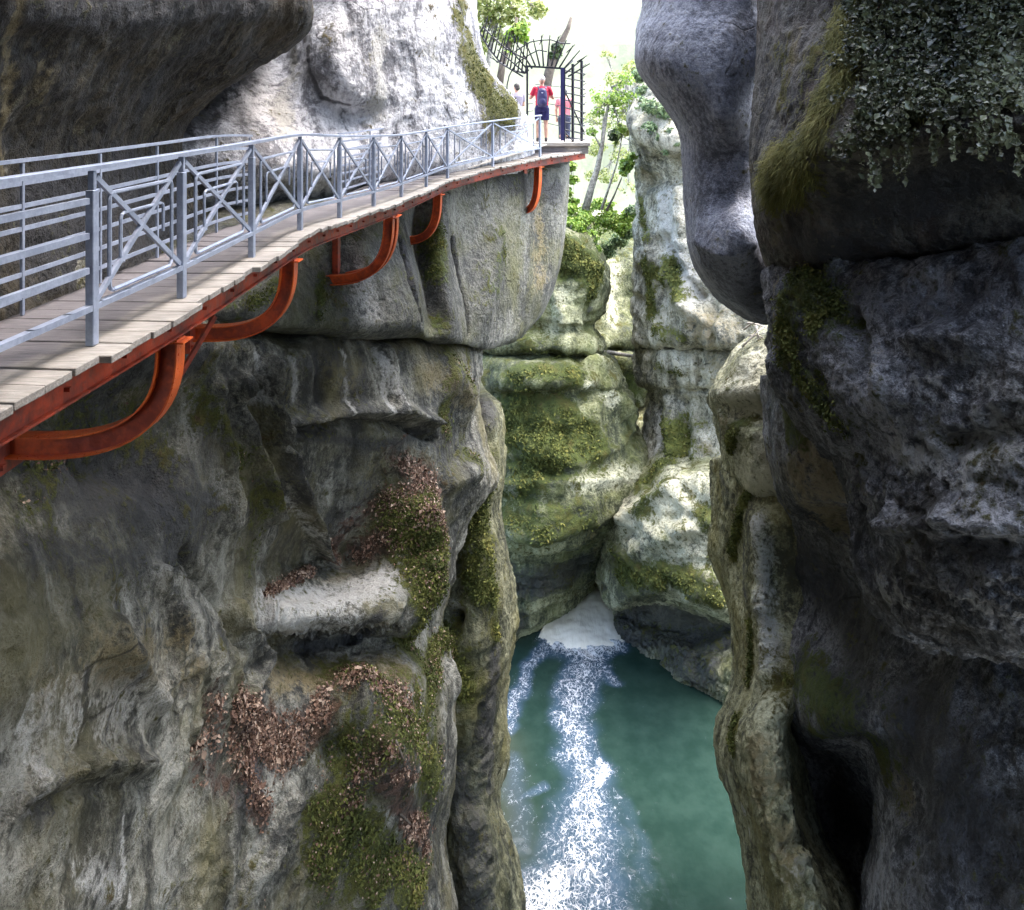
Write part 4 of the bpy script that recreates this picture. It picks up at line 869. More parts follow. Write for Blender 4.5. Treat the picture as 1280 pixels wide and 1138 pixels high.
def width(s):
    y = at(s)[0].y
    return float(np.interp(y, [0, 6, 9, 12, 15, 18, 21], [1.05, 1.02, 1.02, 1.12, 1.3, 1.35, 1.45]))

wk = empty('walkway', at(0)[0][:], 'curving timber plank walkway with red steel edge beams along the left rock wall', 'walkway')
S0 = s_of(1.0); nb = 92; pitch = (LTOT - S0) / nb
for i in range(nb):
    s = S0 + (i + .5) * pitch
    w = width(s); chunk = (i // 5) % 2
    out = -.02 - .05 * ((i // 5) % 2) - rng.uniform(0, .025)
    # boards get cut in straight runs so the outer edge steps
    a, t, n = at(s, out); b, _, _ = at(s, w)
    c = (a + b) / 2; L = (b - a).length
    m = MB(); M = Matrix((n, t, Vector((0, 0, 1)))).transposed() @ Matrix.Rotation(rng.normal(0, .006), 3, 'Z')
    m.box(c + Vector((0, 0, -.022 + rng.uniform(-.004, .004))), (L, pitch - .016, .044), M)
    m.build('deck_board', M_PLANK, wk, bevel=.004)
def rail_along(mb, s0, s1, off, z, w, h, step=.45):
    n = max(1, int((s1 - s0) / step)); ss = np.linspace(s0, s1, n + 1)
    P_ = [at(s, off, z)[0] for s in ss]
    for a, b in zip(P_[:-1], P_[1:]):
        e = (b - a).normalized() * w * .25
        mb.bar(a - e, b + e, w, h)
mb = MB()
def strip(name, mat, off, z0, z1, w, parent, s0=S0, s1=LTOT):
    """a continuous swept beam"""
    n = int((s1 - s0) / .3); ss = np.linspace(s0, s1, n + 1); m = MB()
    for k, s in enumerate(ss):
        a = at(s, off - w / 2)[0]; b = at(s, off + w / 2)[0]
        for q in ((a, z0), (b, z0), (b, z1), (a, z1)): m.v.append((q[0].x, q[0].y, q[0].z + q[1]))
        if k:
            o = (k - 1) * 4
            for j in range(4): m.f.append((o + j, o + (j + 1) % 4, o + 4 + (j + 1) % 4, o + 4 + j))
    m.f.append((3, 2, 1, 0)); e = n * 4; m.f.append((e, e + 1, e + 2, e + 3))
    return m.build(name, mat, parent)
strip('edge_beam', M_RED, .075, -.20, -.050, .016, wk)
strip('beam_flange', M_RED, .075, -.2145, -.2015, .07, wk)
strip('beam_flange', M_RED, .07, -.0505, -.0445, .10, wk)
inner = MB()
for off, in ((.88,),):
    strip('inner_beam', M_RED, off, -.2, -.05, .06, wk)
m = MB()
for s in np.arange(S0 + .3, LTOT, 1.1):
    a = at(s, .09, -.13)[0]; b = at(s, width(s) - .1, -.13)[0]; MB().bar(a, b, .05, .10).build('cross_beam', M_RED, wk)

# toe boards and bolts along the edge
m = MB()
for s in np.arange(S0, LTOT - .1, .55):
    a, t, n = at(s, .06, -.13); M = Matrix((n, t, Vector((0, 0, 1)))).transposed(); m.box(a, (.05, .022, .022), M); m.build('bolt', M_RED, wk); m = MB()

# ---- brackets: quarter-round steel arms under the deck
def bracket(y, wdt, drop, label, vertical=False, brace=False, twin=False, fl=.125):
    s = s_of(y); a, t, n = at(s, .03, -.2)
    base = at(s, wdt + .1, -.2 - drop)[0]
    r = empty('support_bracket', base[:], label, 'bracket', 'curved orange brackets under the walkway')
    def curve(sh):
        cpts = []
        for k in range(19):
            th = k / 18 * math.pi / 2 * 1.12
            c_ = math.cos(th); c_ = math.copysign(abs(c_) ** .72, c_); x = .03 + (wdt - .03) * (1 - c_); z = -.22 - drop * math.sin(th) ** .72
            cpts.append(at(s + sh, x, z)[0])
        return cpts
    for q, sh in enumerate((-.13, .13) if twin else (0,)):
        c = curve(sh); web = MB(); fo = MB(); fi = MB()
        for i in range(18):
            p0, p1 = c[i], c[i + 1]
            d = (p1 - p0).normalized(); side = t; nn = d.cross(side).normalized()
            # web
            w0, w1 = p0, p1
        def swept(mb, hw, depth0, depth1):
            for i in range(19):
                d = (c[min(i + 1, 18)] - c[max(i - 1, 0)]).normalized(); nn = d.cross(t).normalized()
                if nn.dot(n) < 0 and abs(nn.dot(n)) > .05: nn = -nn
                if abs(nn.dot(n)) <= .05: nn = Vector((0, 0, 1)) if nn.z > 0 else Vector((0, 0, 1))
                for (k, dd) in ((-hw, depth0), (hw, depth0), (hw, depth1), (-hw, depth1)):
                    v = c[i] + t * k + nn * dd; mb.v.append(tuple(v))
                if i:
                    o = (i - 1) * 4
                    for j in range(4): mb.f.append((o + j, o + 4 + j, o + 4 + (j + 1) % 4, o + (j + 1) % 4))
            mb.f.append((0, 1, 2, 3)); mb.f.append((75, 74, 73, 72))
        swept(fo, fl / 2, 0, .012); swept(web, .006, .0125, .138); swept(fi, fl / 2, .1385, .15)
        fo.build('outer_flange', M_RED_LIT, r); web.build('web', M_WEB, r); fi.build('inner_flange', M_RED_LIT, r)
    pl = MB(); M = Matrix((n, t, Vector((0, 0, 1)))).transposed()
    pl.box(base + Vector((0, 0, .05)), (.10, .26, .34), M); wp_ = pl.build('wall_plate', M_RED, r)
    for q_ in ((-.09, -.11), (.09, -.11), (-.09, .11), (.09, .11)):
        bo = MB(); bo.box(base + t * q_[0] + Vector((0, 0, .05 + q_[1])) - n * .06, (.03, .035, .035), M); ob_ = link('bolt', bo.mesh('bolt', org=base), M_RED, wp_)
    hd = MB(); hd.box(at(s, .06, -.236)[0], (.16, .15 if not twin else .4, .012), M); hd.build('head_plate', M_RED_LIT, r)
    if vertical:
        vv = MB(); vv.box((at(s, wdt * .86, -.22)[0] + at(s, wdt * .86, -.2 - drop)[0]) / 2, (.09, .13, drop), M); vv.build('upright', M_RED, r)
    if brace:
        b = MB(); p0 = at(s - .25, wdt * .75, -.22 - drop * .62)[0]; p1 = at(s - .75, wdt * .98, -.2 - drop * 1.35)[0]
        b.bar(p0, p1, .03, .05); b.build('brace', M_RED, r)
    return r
bracket(5.5, 1.2, .84, 'largest curved orange bracket, nearest, its foot reaching the left picture edge')
bracket(8.15, 1.02, .84, 'second curved orange bracket with a slanting brace below its foot', brace=True)
bracket(12.5, 1.15, 1.08, 'twin arm orange bracket in front of the pale block', vertical=True, twin=True)
bracket(15.4, .85, 1.0, 'curved red bracket where the walkway bends, just behind the twin one')
bracket(19.7, .6, 1.2, 'farthest orange bracket hanging below the iron gate', vertical=True)

# ---- railings
def post(mb, s, off, h, w, d, lean=0):
    a, t, n = at(s, off); M = Matrix((n, t, Vector((0, 0, 1)))).transposed()
    mb.box(a + Vector((0, 0, h / 2)), (w, d, h), M)
def railing(name, label, off, poststn, hgt, kind, cat='railing', bars=5):
    r = empty(name, at(poststn[0], off)[0][:], label, cat)
    for s in poststn:
        m = MB()
        if kind == 'x':
            a, t, n = at(s, off); M = Matrix((n, t, Vector((0, 0, 1)))).transposed()
            m.box(a + Vector((0, 0, .45)), (.05, .058, .9), M)
            m.box(a + Vector((0, 0, .955)), (.04, .03, .11), M)
        else: post(m, s, off, hgt - .02, .024, .024)
        m.build('post', M_RAIL, r, bevel=.004)
    m = MB(); s0, s1 = poststn[0], poststn[-1]
    n = int((s1 - s0) / .25); ss = np.linspace(s0 - .1, s1 + .05, n + 1)
    prof = [(-.03, -.014), (.03, -.014), (.03, .010), (.018, .016), (-.018, .016), (-.03, .010)] if kind == 'x' else [(-.016, -.012), (.016, -.012), (.016, .012), (-.016, .012)]
    K = len(prof)
    for k, s in enumerate(ss):
        for (o, z) in prof:
            p = at(s, off + o, hgt + z)[0]; m.v.append(tuple(p))
        if k:
            q = (k - 1) * K
            for j in range(K): m.f.append((q + j, q + (j + 1) % K, q + K + (j + 1) % K, q + K + j))
    m.build('handrail', M_RAIL, r)
    if kind == 'x':
        m = MB(); rail_along(m, s0, s1, off, .22, .045, .034, .3); m.build('bottom_rail', M_RAIL, r)
        for i, (a, b) in enumerate(zip(poststn[:-1], poststn[1:])):
            p = MB(); g = b - a
            def q(f, z): return at(a + f * g, off, z)[0]
            if b < s_of(4.9):
                for z in (.44, .64, .84):
                    p.bar(q(.03, z), q(.97, z), .03, .036)
                p.build('bar_panel', M_RAIL, r); continue
            p.bar(q(.03, .97), q(.97, .25), .022, .032); p.bar(q(.03, .25), q(.97, .97), .026, .03)
            # two nested open frames of bent rod
            for (f0, f1, z0, z1, rad) in ((.16, .86, .27, .86, .013), (.27, .75, .42, .72, .011)):
                c = .035
                def pt(f, z): return q(f, z)
                df = c / g
                loop = [pt(f0 + df, z0), pt(f0 + df * .3, z0 + c * .3), pt(f0, z0 + c), pt(f0, z1 - c), pt(f0 + df * .3, z1 - c * .3), pt(f0 + df, z1), pt(f1 - df, z1), pt(f1 - df * .3, z1 - c * .3), pt(f1, z1 - c), pt(f1, z0 + c * 3)]
                if rad > .012: loop += [pt(f1, z0 + c), pt(f1 - df, z0), pt(f0 + df * 1.2, z0)]
                p.tube(loop, rad, 6)
            p.build('cross_panel', M_RAIL, r)
    else:
        for k in range(bars):
            m = MB(); z = .12 + (hgt - .12) * k / bars
            rail_along(m, s0, s1, off, z, .014, .03, .3); m.build('bar', M_RAIL, r)
    return r
ys = [1.4, 3.05, 4.63, 5.72, 7.16, 8.6, 10.1, 11.6, 13.2, 14.7, 16.0, 18.0, 19.8]
railing('railing', 'blue grey steel railing of crossed panels along the open gorge side', .13, [s_of(y) for y in ys] , 1.03, 'x')
railing('railing', 'thin bar railing along the rock side of the near walkway', .96, [s_of(y) for y in (1.6, 3.4, 5.2, 6.15, 7.1, 8.4, 9.3)], 1.02, 'bars', bars=6)
railing('railing', 'pale bar railing on the rock side by the far bend', 1.1, [s_of(y) for y in (13.0, 14.4, 15.8, 17.2, 18.6)], 1.05, 'bars', bars=7)

# ---- landing step at the gate
GY = 21.2
lp = empty('landing', (.9, 21.6, -.05), 'raised grey timber landing step at the iron gate', 'landing')
m = MB()
m.box((1.05, 21.75, .19), (2.0, 1.7, .10)); m.build('step_top', M_PLANK2, lp, bevel=.01)
m = MB(); m.box((1.05, 21.75, .04), (1.9, 1.6, .195)); m.build('step_base', M_PLANK, lp)
lz = .24
# ramp sheet before it
m = MB(); a = at(s_of(17.4), .75)[0]; b = Vector((.55, 20.85, .20))
rp = MB(); rp.bar(a + Vector((0, 0, .03)), b, .8, .02, (0, 0, 1)); o = rp.build('ramp', plain('pale_ramp_sheet', (.5, .47, .42), .7, 0, .2, 3, .004)); tag(o, 'pale flat ramp sheet leading up to the gate landing', 'ramp')

# ---- iron gate and the spiked cage round it
G = Vector((0, 21.0, 0))
def gx(u, d=21.0): return (u - CX) / F * d
def gz(v, d=21.0): return EYE - (v - HOR) / F * d
gt = empty('iron_gate', (gx(690), 21.0, lz), 'black iron gateway ringed with a fan of spikes at the end of the walkway', 'gate')
m = MB(); m.box((gx(659), 21, (gz(176) + gz(84)) / 2), (.055, .055, gz(84) - gz(176))); m.build('gate_post', M_IRON, gt)
m = MB(); m.box((gx(703), 21, (gz(176) + gz(85)) / 2), (.10, .08, gz(85) - gz(176))); m.build('gate_post', M_NAVY, gt)
m = MB(); m.bar((gx(657), 21, gz(83)), (gx(706), 21, gz(86)), .05, .05); m.build('lintel', M_IRON, gt)
top = (gx(682), gz(112))
sp = MB()
for k in range(23):
    th = R(196 - k * 9.2)
    r0, r1 = .62 + .07 * abs(math.cos(th)), 1.35 + .35 * (k < 9) + rng.uniform(-.08, .08)
    x0, z0 = top[0] + math.cos(th) * r0 * 1.0, top[1] + math.sin(th) * r0 * .98
    x1, z1 = top[0] + math.cos(th) * r1, top[1] + math.sin(th) * r1
    if z0 < gz(100): continue
    sp.tube([(x0, 21, z0), (x1, 21 - .12, z1)], [.026, .014], 5)
    if k % 2: sp.tube([(x0 * .3 + x1 * .7 - .06, 20.9, z0 * .3 + z1 * .7), (x1 + .05, 20.86, z1 + .03)], [.016, .009], 5)
for rr, a0, a1 in ((1.02, 88, 186), (1.3, 60, 140)):
    sp.tube([(top[0] + math.cos(R(a)) * rr, 21 - .05, top[1] + math.sin(R(a)) * rr + rng.normal(0, .02)) for a in range(a0, a1, 12)], .018, 5)
sp.build('spike_fan', M_IRON, gt)
lf = MB()     # fan running up the rock on the left
ridge = [(600, 42), (612, 62), (625, 78), (640, 88), (657, 92)]; crest = [(606, 30), (620, 40), (634, 50), (646, 57), (660, 66)]
for i in range(len(ridge)):
    pass
rp_ = [np.array((gx(u), 21.0, gz(v))) for u, v in ridge]; cp_ = [np.array((gx(u), 20.9, gz(v))) for u, v in crest]
for k in range(15):
    f = k / 14 * (len(ridge) - 1); i = min(int(f), len(ridge) - 2); g = f - i
    a = rp_[i] * (1 - g) + rp_[i + 1] * g; b = cp_[i] * (1 - g) + cp_[i + 1] * g
    b = b + np.array((0, 0, .25)) if k % 3 else b
    lf.tube([a, b], [.024, .014], 5)
lf.tube(rp_, .026, 5); lf.tube([p * .35 + q * .65 for p, q in zip(rp_, cp_)], .024, 5)
lf.build('side_fan', M_IRON, gt)
rf = MB()     # cage standing out beyond the deck edge on the right
for u, v0, v1, d in ((706, 85, 178, 21.0), (716, 80, 186, 21.2), (727, 76, 190, 21.4)):
    rf.tube([(gx(u, d), d, gz(v1, d)), (gx(u, d), d, gz(v0, d))], .042 if u > 706 else .02, 6)
for k in range(11):
    v = 88 + k * 9.2
    rf.tube([(gx(704), 21, gz(v)), (gx(731, 21.45), 21.45, gz(v + 6 + rng.uniform(-1.5, 1.5), 21.45))], .02, 5)
for k in range(9):
    v = 84 + k * 12
    rf.tube([(gx(727, 21.4), 21.4, gz(v, 21.4)), (gx(733, 21.5), 21.5, gz(v - 4, 21.5))], [.018, .009], 5)
for a, b in (((704, 110), (730, 165)), ((706, 165), (729, 190)), ((705, 86), (716, 76))):
    rf.tube([(gx(a[0]), 21, gz(a[1])), (gx(b[0], 21.4), 21.4, gz(b[1], 21.4))], .022, 5)
rf.build('side_cage', M_IRON, gt)
br = MB()
for v in (107, 121, 131, 145, 157):
    br.tube([(gx(704), 21.3, gz(v + 2)), (gx(672), 23.2, gz(v - 3) + .0)], .012, 5)
for v in (118, 130, 140): br.tube([(gx(660), 21.05, gz(v)), (gx(668), 22.5, gz(v))], .012, 5)
br.build('back_rail', M_IRON, gt)

# ------------------------------------------------------------------ people
M_SKIN = plain('skin', (.52, .30, .22), .55, 0, .12, 9, .002)
def remeshed(name, mb_list, voxel, mat, parent, smooth=6):
    bm = bmesh.new()
    for me in mb_list: bm.from_mesh(me)
    me = bpy.data.meshes.new(name + '_raw'); bm.to_mesh(me); bm.free()
    o = bpy.data.objects.new('tmp', me); COL.objects.link(o)
    a = o.modifiers.new('r', 'REMESH'); a.mode = 'VOXEL'; a.voxel_size = voxel
    b = o.modifiers.new('s', 'SMOOTH'); b.iterations = smooth; b.factor = .5
    dg = bpy.context.evaluated_depsgraph_get(); dg.update()
    nm = bpy.data.meshes.new_from_object(o.evaluated_get(dg)); nm.name = name
    bpy.data.objects.remove(o); nm.polygons.foreach_set('use_smooth', [True] * len(nm.polygons))
    nm.materials.clear(); return link(name, nm, mat, parent)
def ell(c, r, n=12):
    m = MB(); c = Vector(c)
    me = bpy.data.meshes.new('e'); bm = bmesh.new()
    bmesh.ops.create_uvsphere(bm, u_segments=n * 2, v_segments=n, radius=1)
    for v in bm.verts: v.co = Vector((v.co.x * r[0], v.co.y * r[1], v.co.z * r[2])) + c
    bm.to_mesh(me); bm.free(); return me
def tub(pts, rad, n=12):
    me = MB().tube(pts, rad, n).mesh('t'); return me
def flat(me, sx, sy, cx=0, cy=0):
    for v in me.vertices: v.co.x = cx + (v.co.x - cx) * sx; v.co.y = cy + (v.co.y - cy) * sy
    return me
def figure(loc, rz, scale, label, shirt, shorts, hairc, pose, pack=None, cap=None, long_legs=False):
    p = empty('person', loc, label, 'person'); p.rotation_euler.z = rz; p.scale = (scale,) * 3
    p.location = loc
    zero = type('Z', (), {})  # parts are built in the figure's own space
    H = 1.0
    J = dict(hipL=(-.09, 0, .90), kneeL=(-.105, -.015, .49), ankL=(-.11, .03, .085), hipR=(.09, 0, .90), kneeR=(.10, -.02, .49), ankR=(.115, .03, .085))
    J.update(pose)
    body = [flat(tub([(0, 0, .84), (0, .0, .95), (0, .005, 1.08), (0, .0, 1.24), (0, .01, 1.38), (0, .01, 1.45)], [.15, .17, .148, .165, .17, .09], 18), 1.0, .68),
            tub([(0, .01, 1.40), (0, -.012, 1.52), (0, -.02, 1.58)], [.065, .056, .055]), ell((0, -.02, 1.635), (.076, .096, .115)), ell((0, -.055, 1.59), (.052, .06, .06)),
            ell((0, -.122, 1.615), (.013, .018, .022), 6), ell((-.078, -.01, 1.63), (.012, .024, .034), 6), ell((.078, -.01, 1.63), (.012, .024, .034), 6), ell((0, -.108, 1.575), (.024, .012, .008), 6)]
    for sd in 'LR':
        sx = -1 if sd == 'L' else 1
        body += [tub([J['hip' + sd], J['knee' + sd]], [.092, .058]), ell(J['knee' + sd], (.058, .06, .06)), tub([J['knee' + sd], tuple(np.array(J['knee' + sd]) * .65 + np.array(J['ank' + sd]) * .35 + np.array((0, .02, 0))), J['ank' + sd]], [.054, .058, .036])]
        sh, el, wr = J['sho' + sd], J['elb' + sd], J['wri' + sd]
        body += [ell(sh, (.062, .06, .065)), tub([sh, el], [.052, .04]), ell(el, (.041, .041, .041)), tub([el, tuple(np.array(el) * .7 + np.array(wr) * .3), wr], [.040, .041, .026])]
        d = np.array(J.get('hand' + sd, np.array(wr) - np.array(el)), float); d /= np.linalg.norm(d)
        side = np.cross(d, (0, 0, 1.)) if abs(d[2]) < .9 else np.array((1., 0, 0)); side /= np.linalg.norm(side)
        nrm = np.cross(side, d); w = np.array(wr)
        body.append(tub([w, w + d * .05, w + d * .09], [.026, .034, .032], 10))
        for k, ln in zip((-1.5, -.5, .5, 1.5), (.062, .075, .08, .066)):
            r0 = w + d * .08 + side * k * .018; r1 = r0 + d * ln * .5 + nrm * .006; r2 = r1 + d * ln * .4 - nrm * .022
            body.append(tub([r0, r1, r2], [.0095, .009, .0075], 7))
        r0 = w + d * .025 + side * -.026 * 1; r1 = r0 - side * .022 + d * .03; r2 = r1 + d * .03
        body.append(tub([r0, r1, r2], [.012, .011, .009], 7))
    hold = p.location.copy()
    def sub(meshes, name, mat, vox, sm=4):
        return remeshed(name, meshes, vox, mat, p, sm)
    sub(body, 'body', M_SKIN, .0075, 4)
    top = [flat(tub([(0, 0, .86), (0, 0, .98), (0, .005, 1.1), (0, 0, 1.25), (0, .01, 1.38), (0, .01, 1.45), (0, .005, 1.475)], [.172, .175, .168, .186, .19, .125, .08], 20), 1.0, .72)]
    for sd in 'LR':
        sh, el = np.array(J['sho' + sd]), np.array(J['elb' + sd]); top += [ell(sh, (.075, .075, .078)), tub([sh, sh * .35 + el * .65], [.074, .066])]
    sub(top, 'shirt', shirt, .011, 5)
    low = [flat(tub([(0, 0, .80), (0, 0, .90), (0, 0, .985)], [.17, .182, .172], 20), 1.0, .74)]
    for sd in 'LR':
        h, k, an = (np.array(J[q + sd]) for q in ('hip', 'knee', 'ank'))
        low.append(tub([h, k * .8 + h * .2] if not long_legs else [h, k, an + np.array((0, 0, .02))], [.112, .10] if not long_legs else [.112, .075, .062]))
    sub(low, 'trousers' if long_legs else 'shorts', shorts, .011, 5)
    shoe = []
    for sd in 'LR':
        a = np.array(J['ank' + sd]); shoe += [ell(a + np.array((0, -.055, -.043)), (.047, .13, .042)), ell(a + np.array((0, .01, -.02)), (.043, .055, .055))]
    sub(shoe, 'shoes', M_SHOE, .01, 4)
    if cap: sub([ell((0, -.015, 1.675), (.088, .105, .085)), ell((0, -.12, 1.665), (.07, .08, .012))], 'cap', cap, .008, 3)
    else: sub([ell((0, .0, 1.66), (.086, .1, .098)), ell((0, .05, 1.61), (.075, .055, .07))], 'hair', hairc, .009, 2)
    if pack:
        b = sub([flat(tub([(0, .19, .93), (0, .20, 1.0), (0, .2, 1.2), (0, .19, 1.36), (0, .18, 1.42)], [.09, .135, .14, .115, .06], 18), 1.0, .75, 0, .19), ell((0, .285, 1.07), (.09, .04, .09))], 'backpack', pack, .01, 4)
        st = [tub([(sx * .09, .12, 1.40), (sx * .105, .02, 1.475), (sx * .105, -.09, 1.40), (sx * .1, -.135, 1.25), (sx * .115, -.06, 1.05), (sx * .1, .1, .98)], .018, 8) for sx in (-1, 1)]
        [remeshed('strap', [q_], .009, pack, b, 2) for q_ in st]
        lg = MB().box((0, .325, 1.30), (.045, .004, .02)).mesh('logo')
        link('pocket_tab', lg, plain('reflective_tab', (.75, .77, .8), .4, 0, .05), b)
    return p
M_SHOE = plain('dark_shoes', (.05, .045, .045), .7)
M_SHIRT = plain('crimson_cotton', (.50, .02, .06), .85, 0, .2, 14, .006); M_SHORT = plain('navy_cotton', (.022, .02, .11), .85, 0, .3, 14, .006)
M_PACK = plain('navy_nylon', (.03, .03, .12), .55, 0, .35, 10, .004); M_GREYC = plain('grey_cotton', (.21, .2, .25), .85, 0, .2, 14, .006)
M_DENIM = plain('dark_denim', (.04, .05, .09), .85, 0, .25, 14, .006); M_HAIR = plain('dark_hair', (.02, .016, .014), .6, 0, .4, 30, .004)
M_CAP = plain('off_white_cap', (.62, .58, .54), .8, 0, .1); M_PINK = plain('pink_cotton', (.62, .20, .24), .85, 0, .15, 14, .006)
arms_up = dict(shoL=(-.185, .0, 1.40), elbL=(-.30, -.10, 1.16), wriL=(-.13, -.29, 1.30), shoR=(.185, 0, 1.40), elbR=(.31, -.10, 1.16), wriR=(.13, -.29, 1.30), handL=(.35, -.5, .7), handR=(-.35, -.5, .7))
arms_dn = dict(shoL=(-.18, 0, 1.40), elbL=(-.25, .03, 1.13), wriL=(-.24, -.06, .89), shoR=(.18, 0, 1.40), elbR=(.25, .03, 1.13), wriR=(.24, -.06, .89))
lean = dict(shoL=(-.18, 0, 1.40), elbL=(-.24, -.04, 1.13), wriL=(-.15, -.27, 1.1), shoR=(.18, 0, 1.40), elbR=(.24, -.04, 1.13), wriR=(.15, -.27, 1.1))
figure((gx(678), 21.35, lz), math.pi, 1.0, 'person in crimson shirt, navy shorts and backpack standing in the gateway seen from behind', M_SHIRT, M_SHORT, M_HAIR, arms_up, M_PACK, M_CAP)
figure((gx(646, 22.6), 22.6, .1), R(205), .98, 'person in grey shirt with dark hair beyond the rock, left of the gateway', M_GREYC, M_DENIM, M_HAIR, lean, None, None, True)
figure((gx(705.5, 22.8), 22.8, -.02), R(170), .96, 'person in pink top half hidden behind the right gatepost', M_PINK, M_DENIM, M_HAIR, arms_dn, None, None, True)
# floor beyond the gate for them
o = MB().box((.85, 23.35, -.03), (2.6, 1.4, .08)).build('far_platform', M_PLANK2); tag(o, 'plank platform behind the gate where two people stand', 'platform')
# ------------------------------------------------------------------ water
def Wp(u, v): 
    d = (EYE - WATER) * F / (v - HOR); return np.array(((u - CX) / F * d, d))
def seg_dist(p, path):
    out = np.full(len(p), 1e9, np.float32); par = np.zeros(len(p), np.float32)
    for i, (a, b) in enumerate(zip(path[:-1], path[1:])):
        ab = b - a; t = np.clip(((p - a) @ ab) / (ab @ ab + 1e-9), 0, 1)
        d = np.linalg.norm(p - a - t[:, None] * ab, axis=1); k = d < out
        out[k] = d[k]; par[k] = i + t[k]
    return out, par
x0, x1, y0, y1, rs = -9, 13, 11, 34, .055
nx, ny = int((x1 - x0) / rs), int((y1 - y0) / rs)
X, Y = np.meshgrid(np.linspace(x0, x1, nx), np.linspace(y0, y1, ny)); xy = np.stack([X.ravel(), Y.ravel()], 1)
foam = np.zeros(len(xy), np.float32)
xw = xy + np.stack([fbm(np.c_[xy * .9, xy[:, :1] * 0], 3, 201), fbm(np.c_[xy * .9, xy[:, :1] * 0], 3, 202)], 1) * .5
for path, wid, st in [
    ([(735,800,.45),(722,850,.8),(714,900,.75),(722,940,.8),(738,970,.85),(735,1020,1.15),(725,1080,1.5),(712,1160,1.9)], 1, .68),
    ([(690,800,.35),(664,830,.35),(645,870,.35),(636,910,.3)], 1, .62),
    ([(700,800,.8),(735,806,1.3),(765,802,.6)], 1, 1.15),
    ([(748,945,.12),(756,965,.28),(750,985,.22)], 1, 1.1),
    ([(700,1085,.4),(688,1110,.85),(670,1150,1.2)], 1, .98),
    ([(770,985,.3),(795,1040,.4),(806,1100,.5)], 1, .3),
    ([(650,1000,.15),(680,985,.2)], 1, .45), ([(740,830,.8),(768,850,.35)], 1, .6),
    ([(640,950,.5),(650,1010,.6),(646,1060,.6)], 1, .38)]:
    d, par = seg_dist(xw, [Wp(u, v) for u, v, w in path]); w = np.interp(par, np.arange(len(path)), [q[2] for q in path])
    foam = np.maximum(foam, st * np.exp(-(d / w) ** 2 * 1.1))
h = .02 * fbm(np.c_[xy * .8, xy[:, :1] * 0], 3, 211) + foam * (.16 * fbm(np.c_[xw * 2.2, xw[:, :1] * 0], 4, 212) + .06 * fbm(np.c_[xw * 7, xw[:, :1] * 0], 3, 213))
h += .012 * np.clip(foam, 0, .3) + .01 * fbm(np.c_[xy * 3.2, xy[:, :1] * 0], 2, 215)
ids = np.arange(nx * ny).reshape(ny, nx)
qd = np.stack([ids[:-1, :-1], ids[:-1, 1:], ids[1:, 1:], ids[1:, :-1]], -1).reshape(-1, 4)
shal, _ = seg_dist(xy, [Wp(625, 930), Wp(628, 1000), Wp(640, 1060)])
at3 = np.stack([foam, np.exp(-(shal / .7) ** 2), foam * 0], 1)
s = NT('river_water'); geo = s.n('ShaderNodeNewGeometry'); v = geo.outputs['Position']
vc = s.n('ShaderNodeVertexColor', layer_name='wf'); sp_ = s.n('ShaderNodeSeparateColor'); s.l(vc.outputs[0], sp_.inputs[0]); fo, sh = sp_.outputs[0], sp_.outputs[1]
vv = s.scl(v, (1, 1, 0)); wpn = s.n('ShaderNodeTexNoise'); s.l(vv, wpn.inputs['Vector']); wpn.inputs['Scale'].default_value = 1.6; wpn.inputs['Detail'].default_value = 3
wsc = s.n('ShaderNodeVectorMath', operation='SCALE'); s.l(wpn.outputs['Color'], wsc.inputs[0]); wsc.inputs['Scale'].default_value = .55
wad = s.n('ShaderNodeVectorMath', operation='ADD'); s.l(s.scl(v, (1, .75, 0)), wad.inputs[0]); s.l(wsc.outputs[0], wad.inputs[1])
cells = s.n('ShaderNodeTexVoronoi', feature='DISTANCE_TO_EDGE'); s.l(wad.outputs[0], cells.inputs['Vector']); cells.inputs['Scale'].default_value = 7.5
cel2 = s.n('ShaderNodeTexVoronoi', feature='DISTANCE_TO_EDGE'); s.l(wad.outputs[0], cel2.inputs['Vector']); cel2.inputs['Scale'].default_value = 19
fn = s.noise(wad.outputs[0], 9, 5, .7); fb = s.noise(vv, 1.4, 3, .6)
web = s.math('MINIMUM', s.math('MULTIPLY', cells.outputs['Distance'], 3.2), s.math('MULTIPLY', cel2.outputs['Distance'], 5.0))
thr = s.math('ADD', fo, s.math('MULTIPLY', s.math('SUBTRACT', fn, .5), 1.5))
thr = s.math('SUBTRACT', thr, s.math('MULTIPLY', web, 1.15)); thr = s.math('ADD', thr, s.math('MULTIPLY', s.math('SUBTRACT', fb, .5), .35))
thr = s.math('ADD', thr, s.math('MULTIPLY', s.math('SUBTRACT', s.noise(wad.outputs[0], 3.2, 4, .6), .5), .7))
ff = s.ramp(thr, .22, .64)
speck = s.noise(vv, 26, 2, .5); ff = s.math('MAXIMUM', ff, s.math('MULTIPLY', s.ramp(speck, .74, .78), s.ramp(fb, .56, .66)))
deep = s.mix(s.ramp(fb, .3, .7), (.013, .030, .023), (.021, .043, .034))
deep = s.mix(s.ramp(fo, .12, .5), deep, (.04, .07, .10)); deep = s.mix(s.math('MULTIPLY', sh, .4), deep, (.07, .07, .045))  # bluish tone under the foam paints in the sky's reflection
fcol = s.mix(s.ramp(thr, .35, .8), (.20, .235, .28), (.60, .62, .64))
s.l(s.mix(ff, deep, fcol), s.b.inputs['Base Color'])
s.l(s.ramp(ff, 0, 1, .09, .75), s.b.inputs['Roughness']); s.b.inputs['IOR'].default_value = 1.33
bp = s.n('ShaderNodeBump'); bp.inputs['Distance'].default_value = .05; bp.inputs['Strength'].default_value = .55
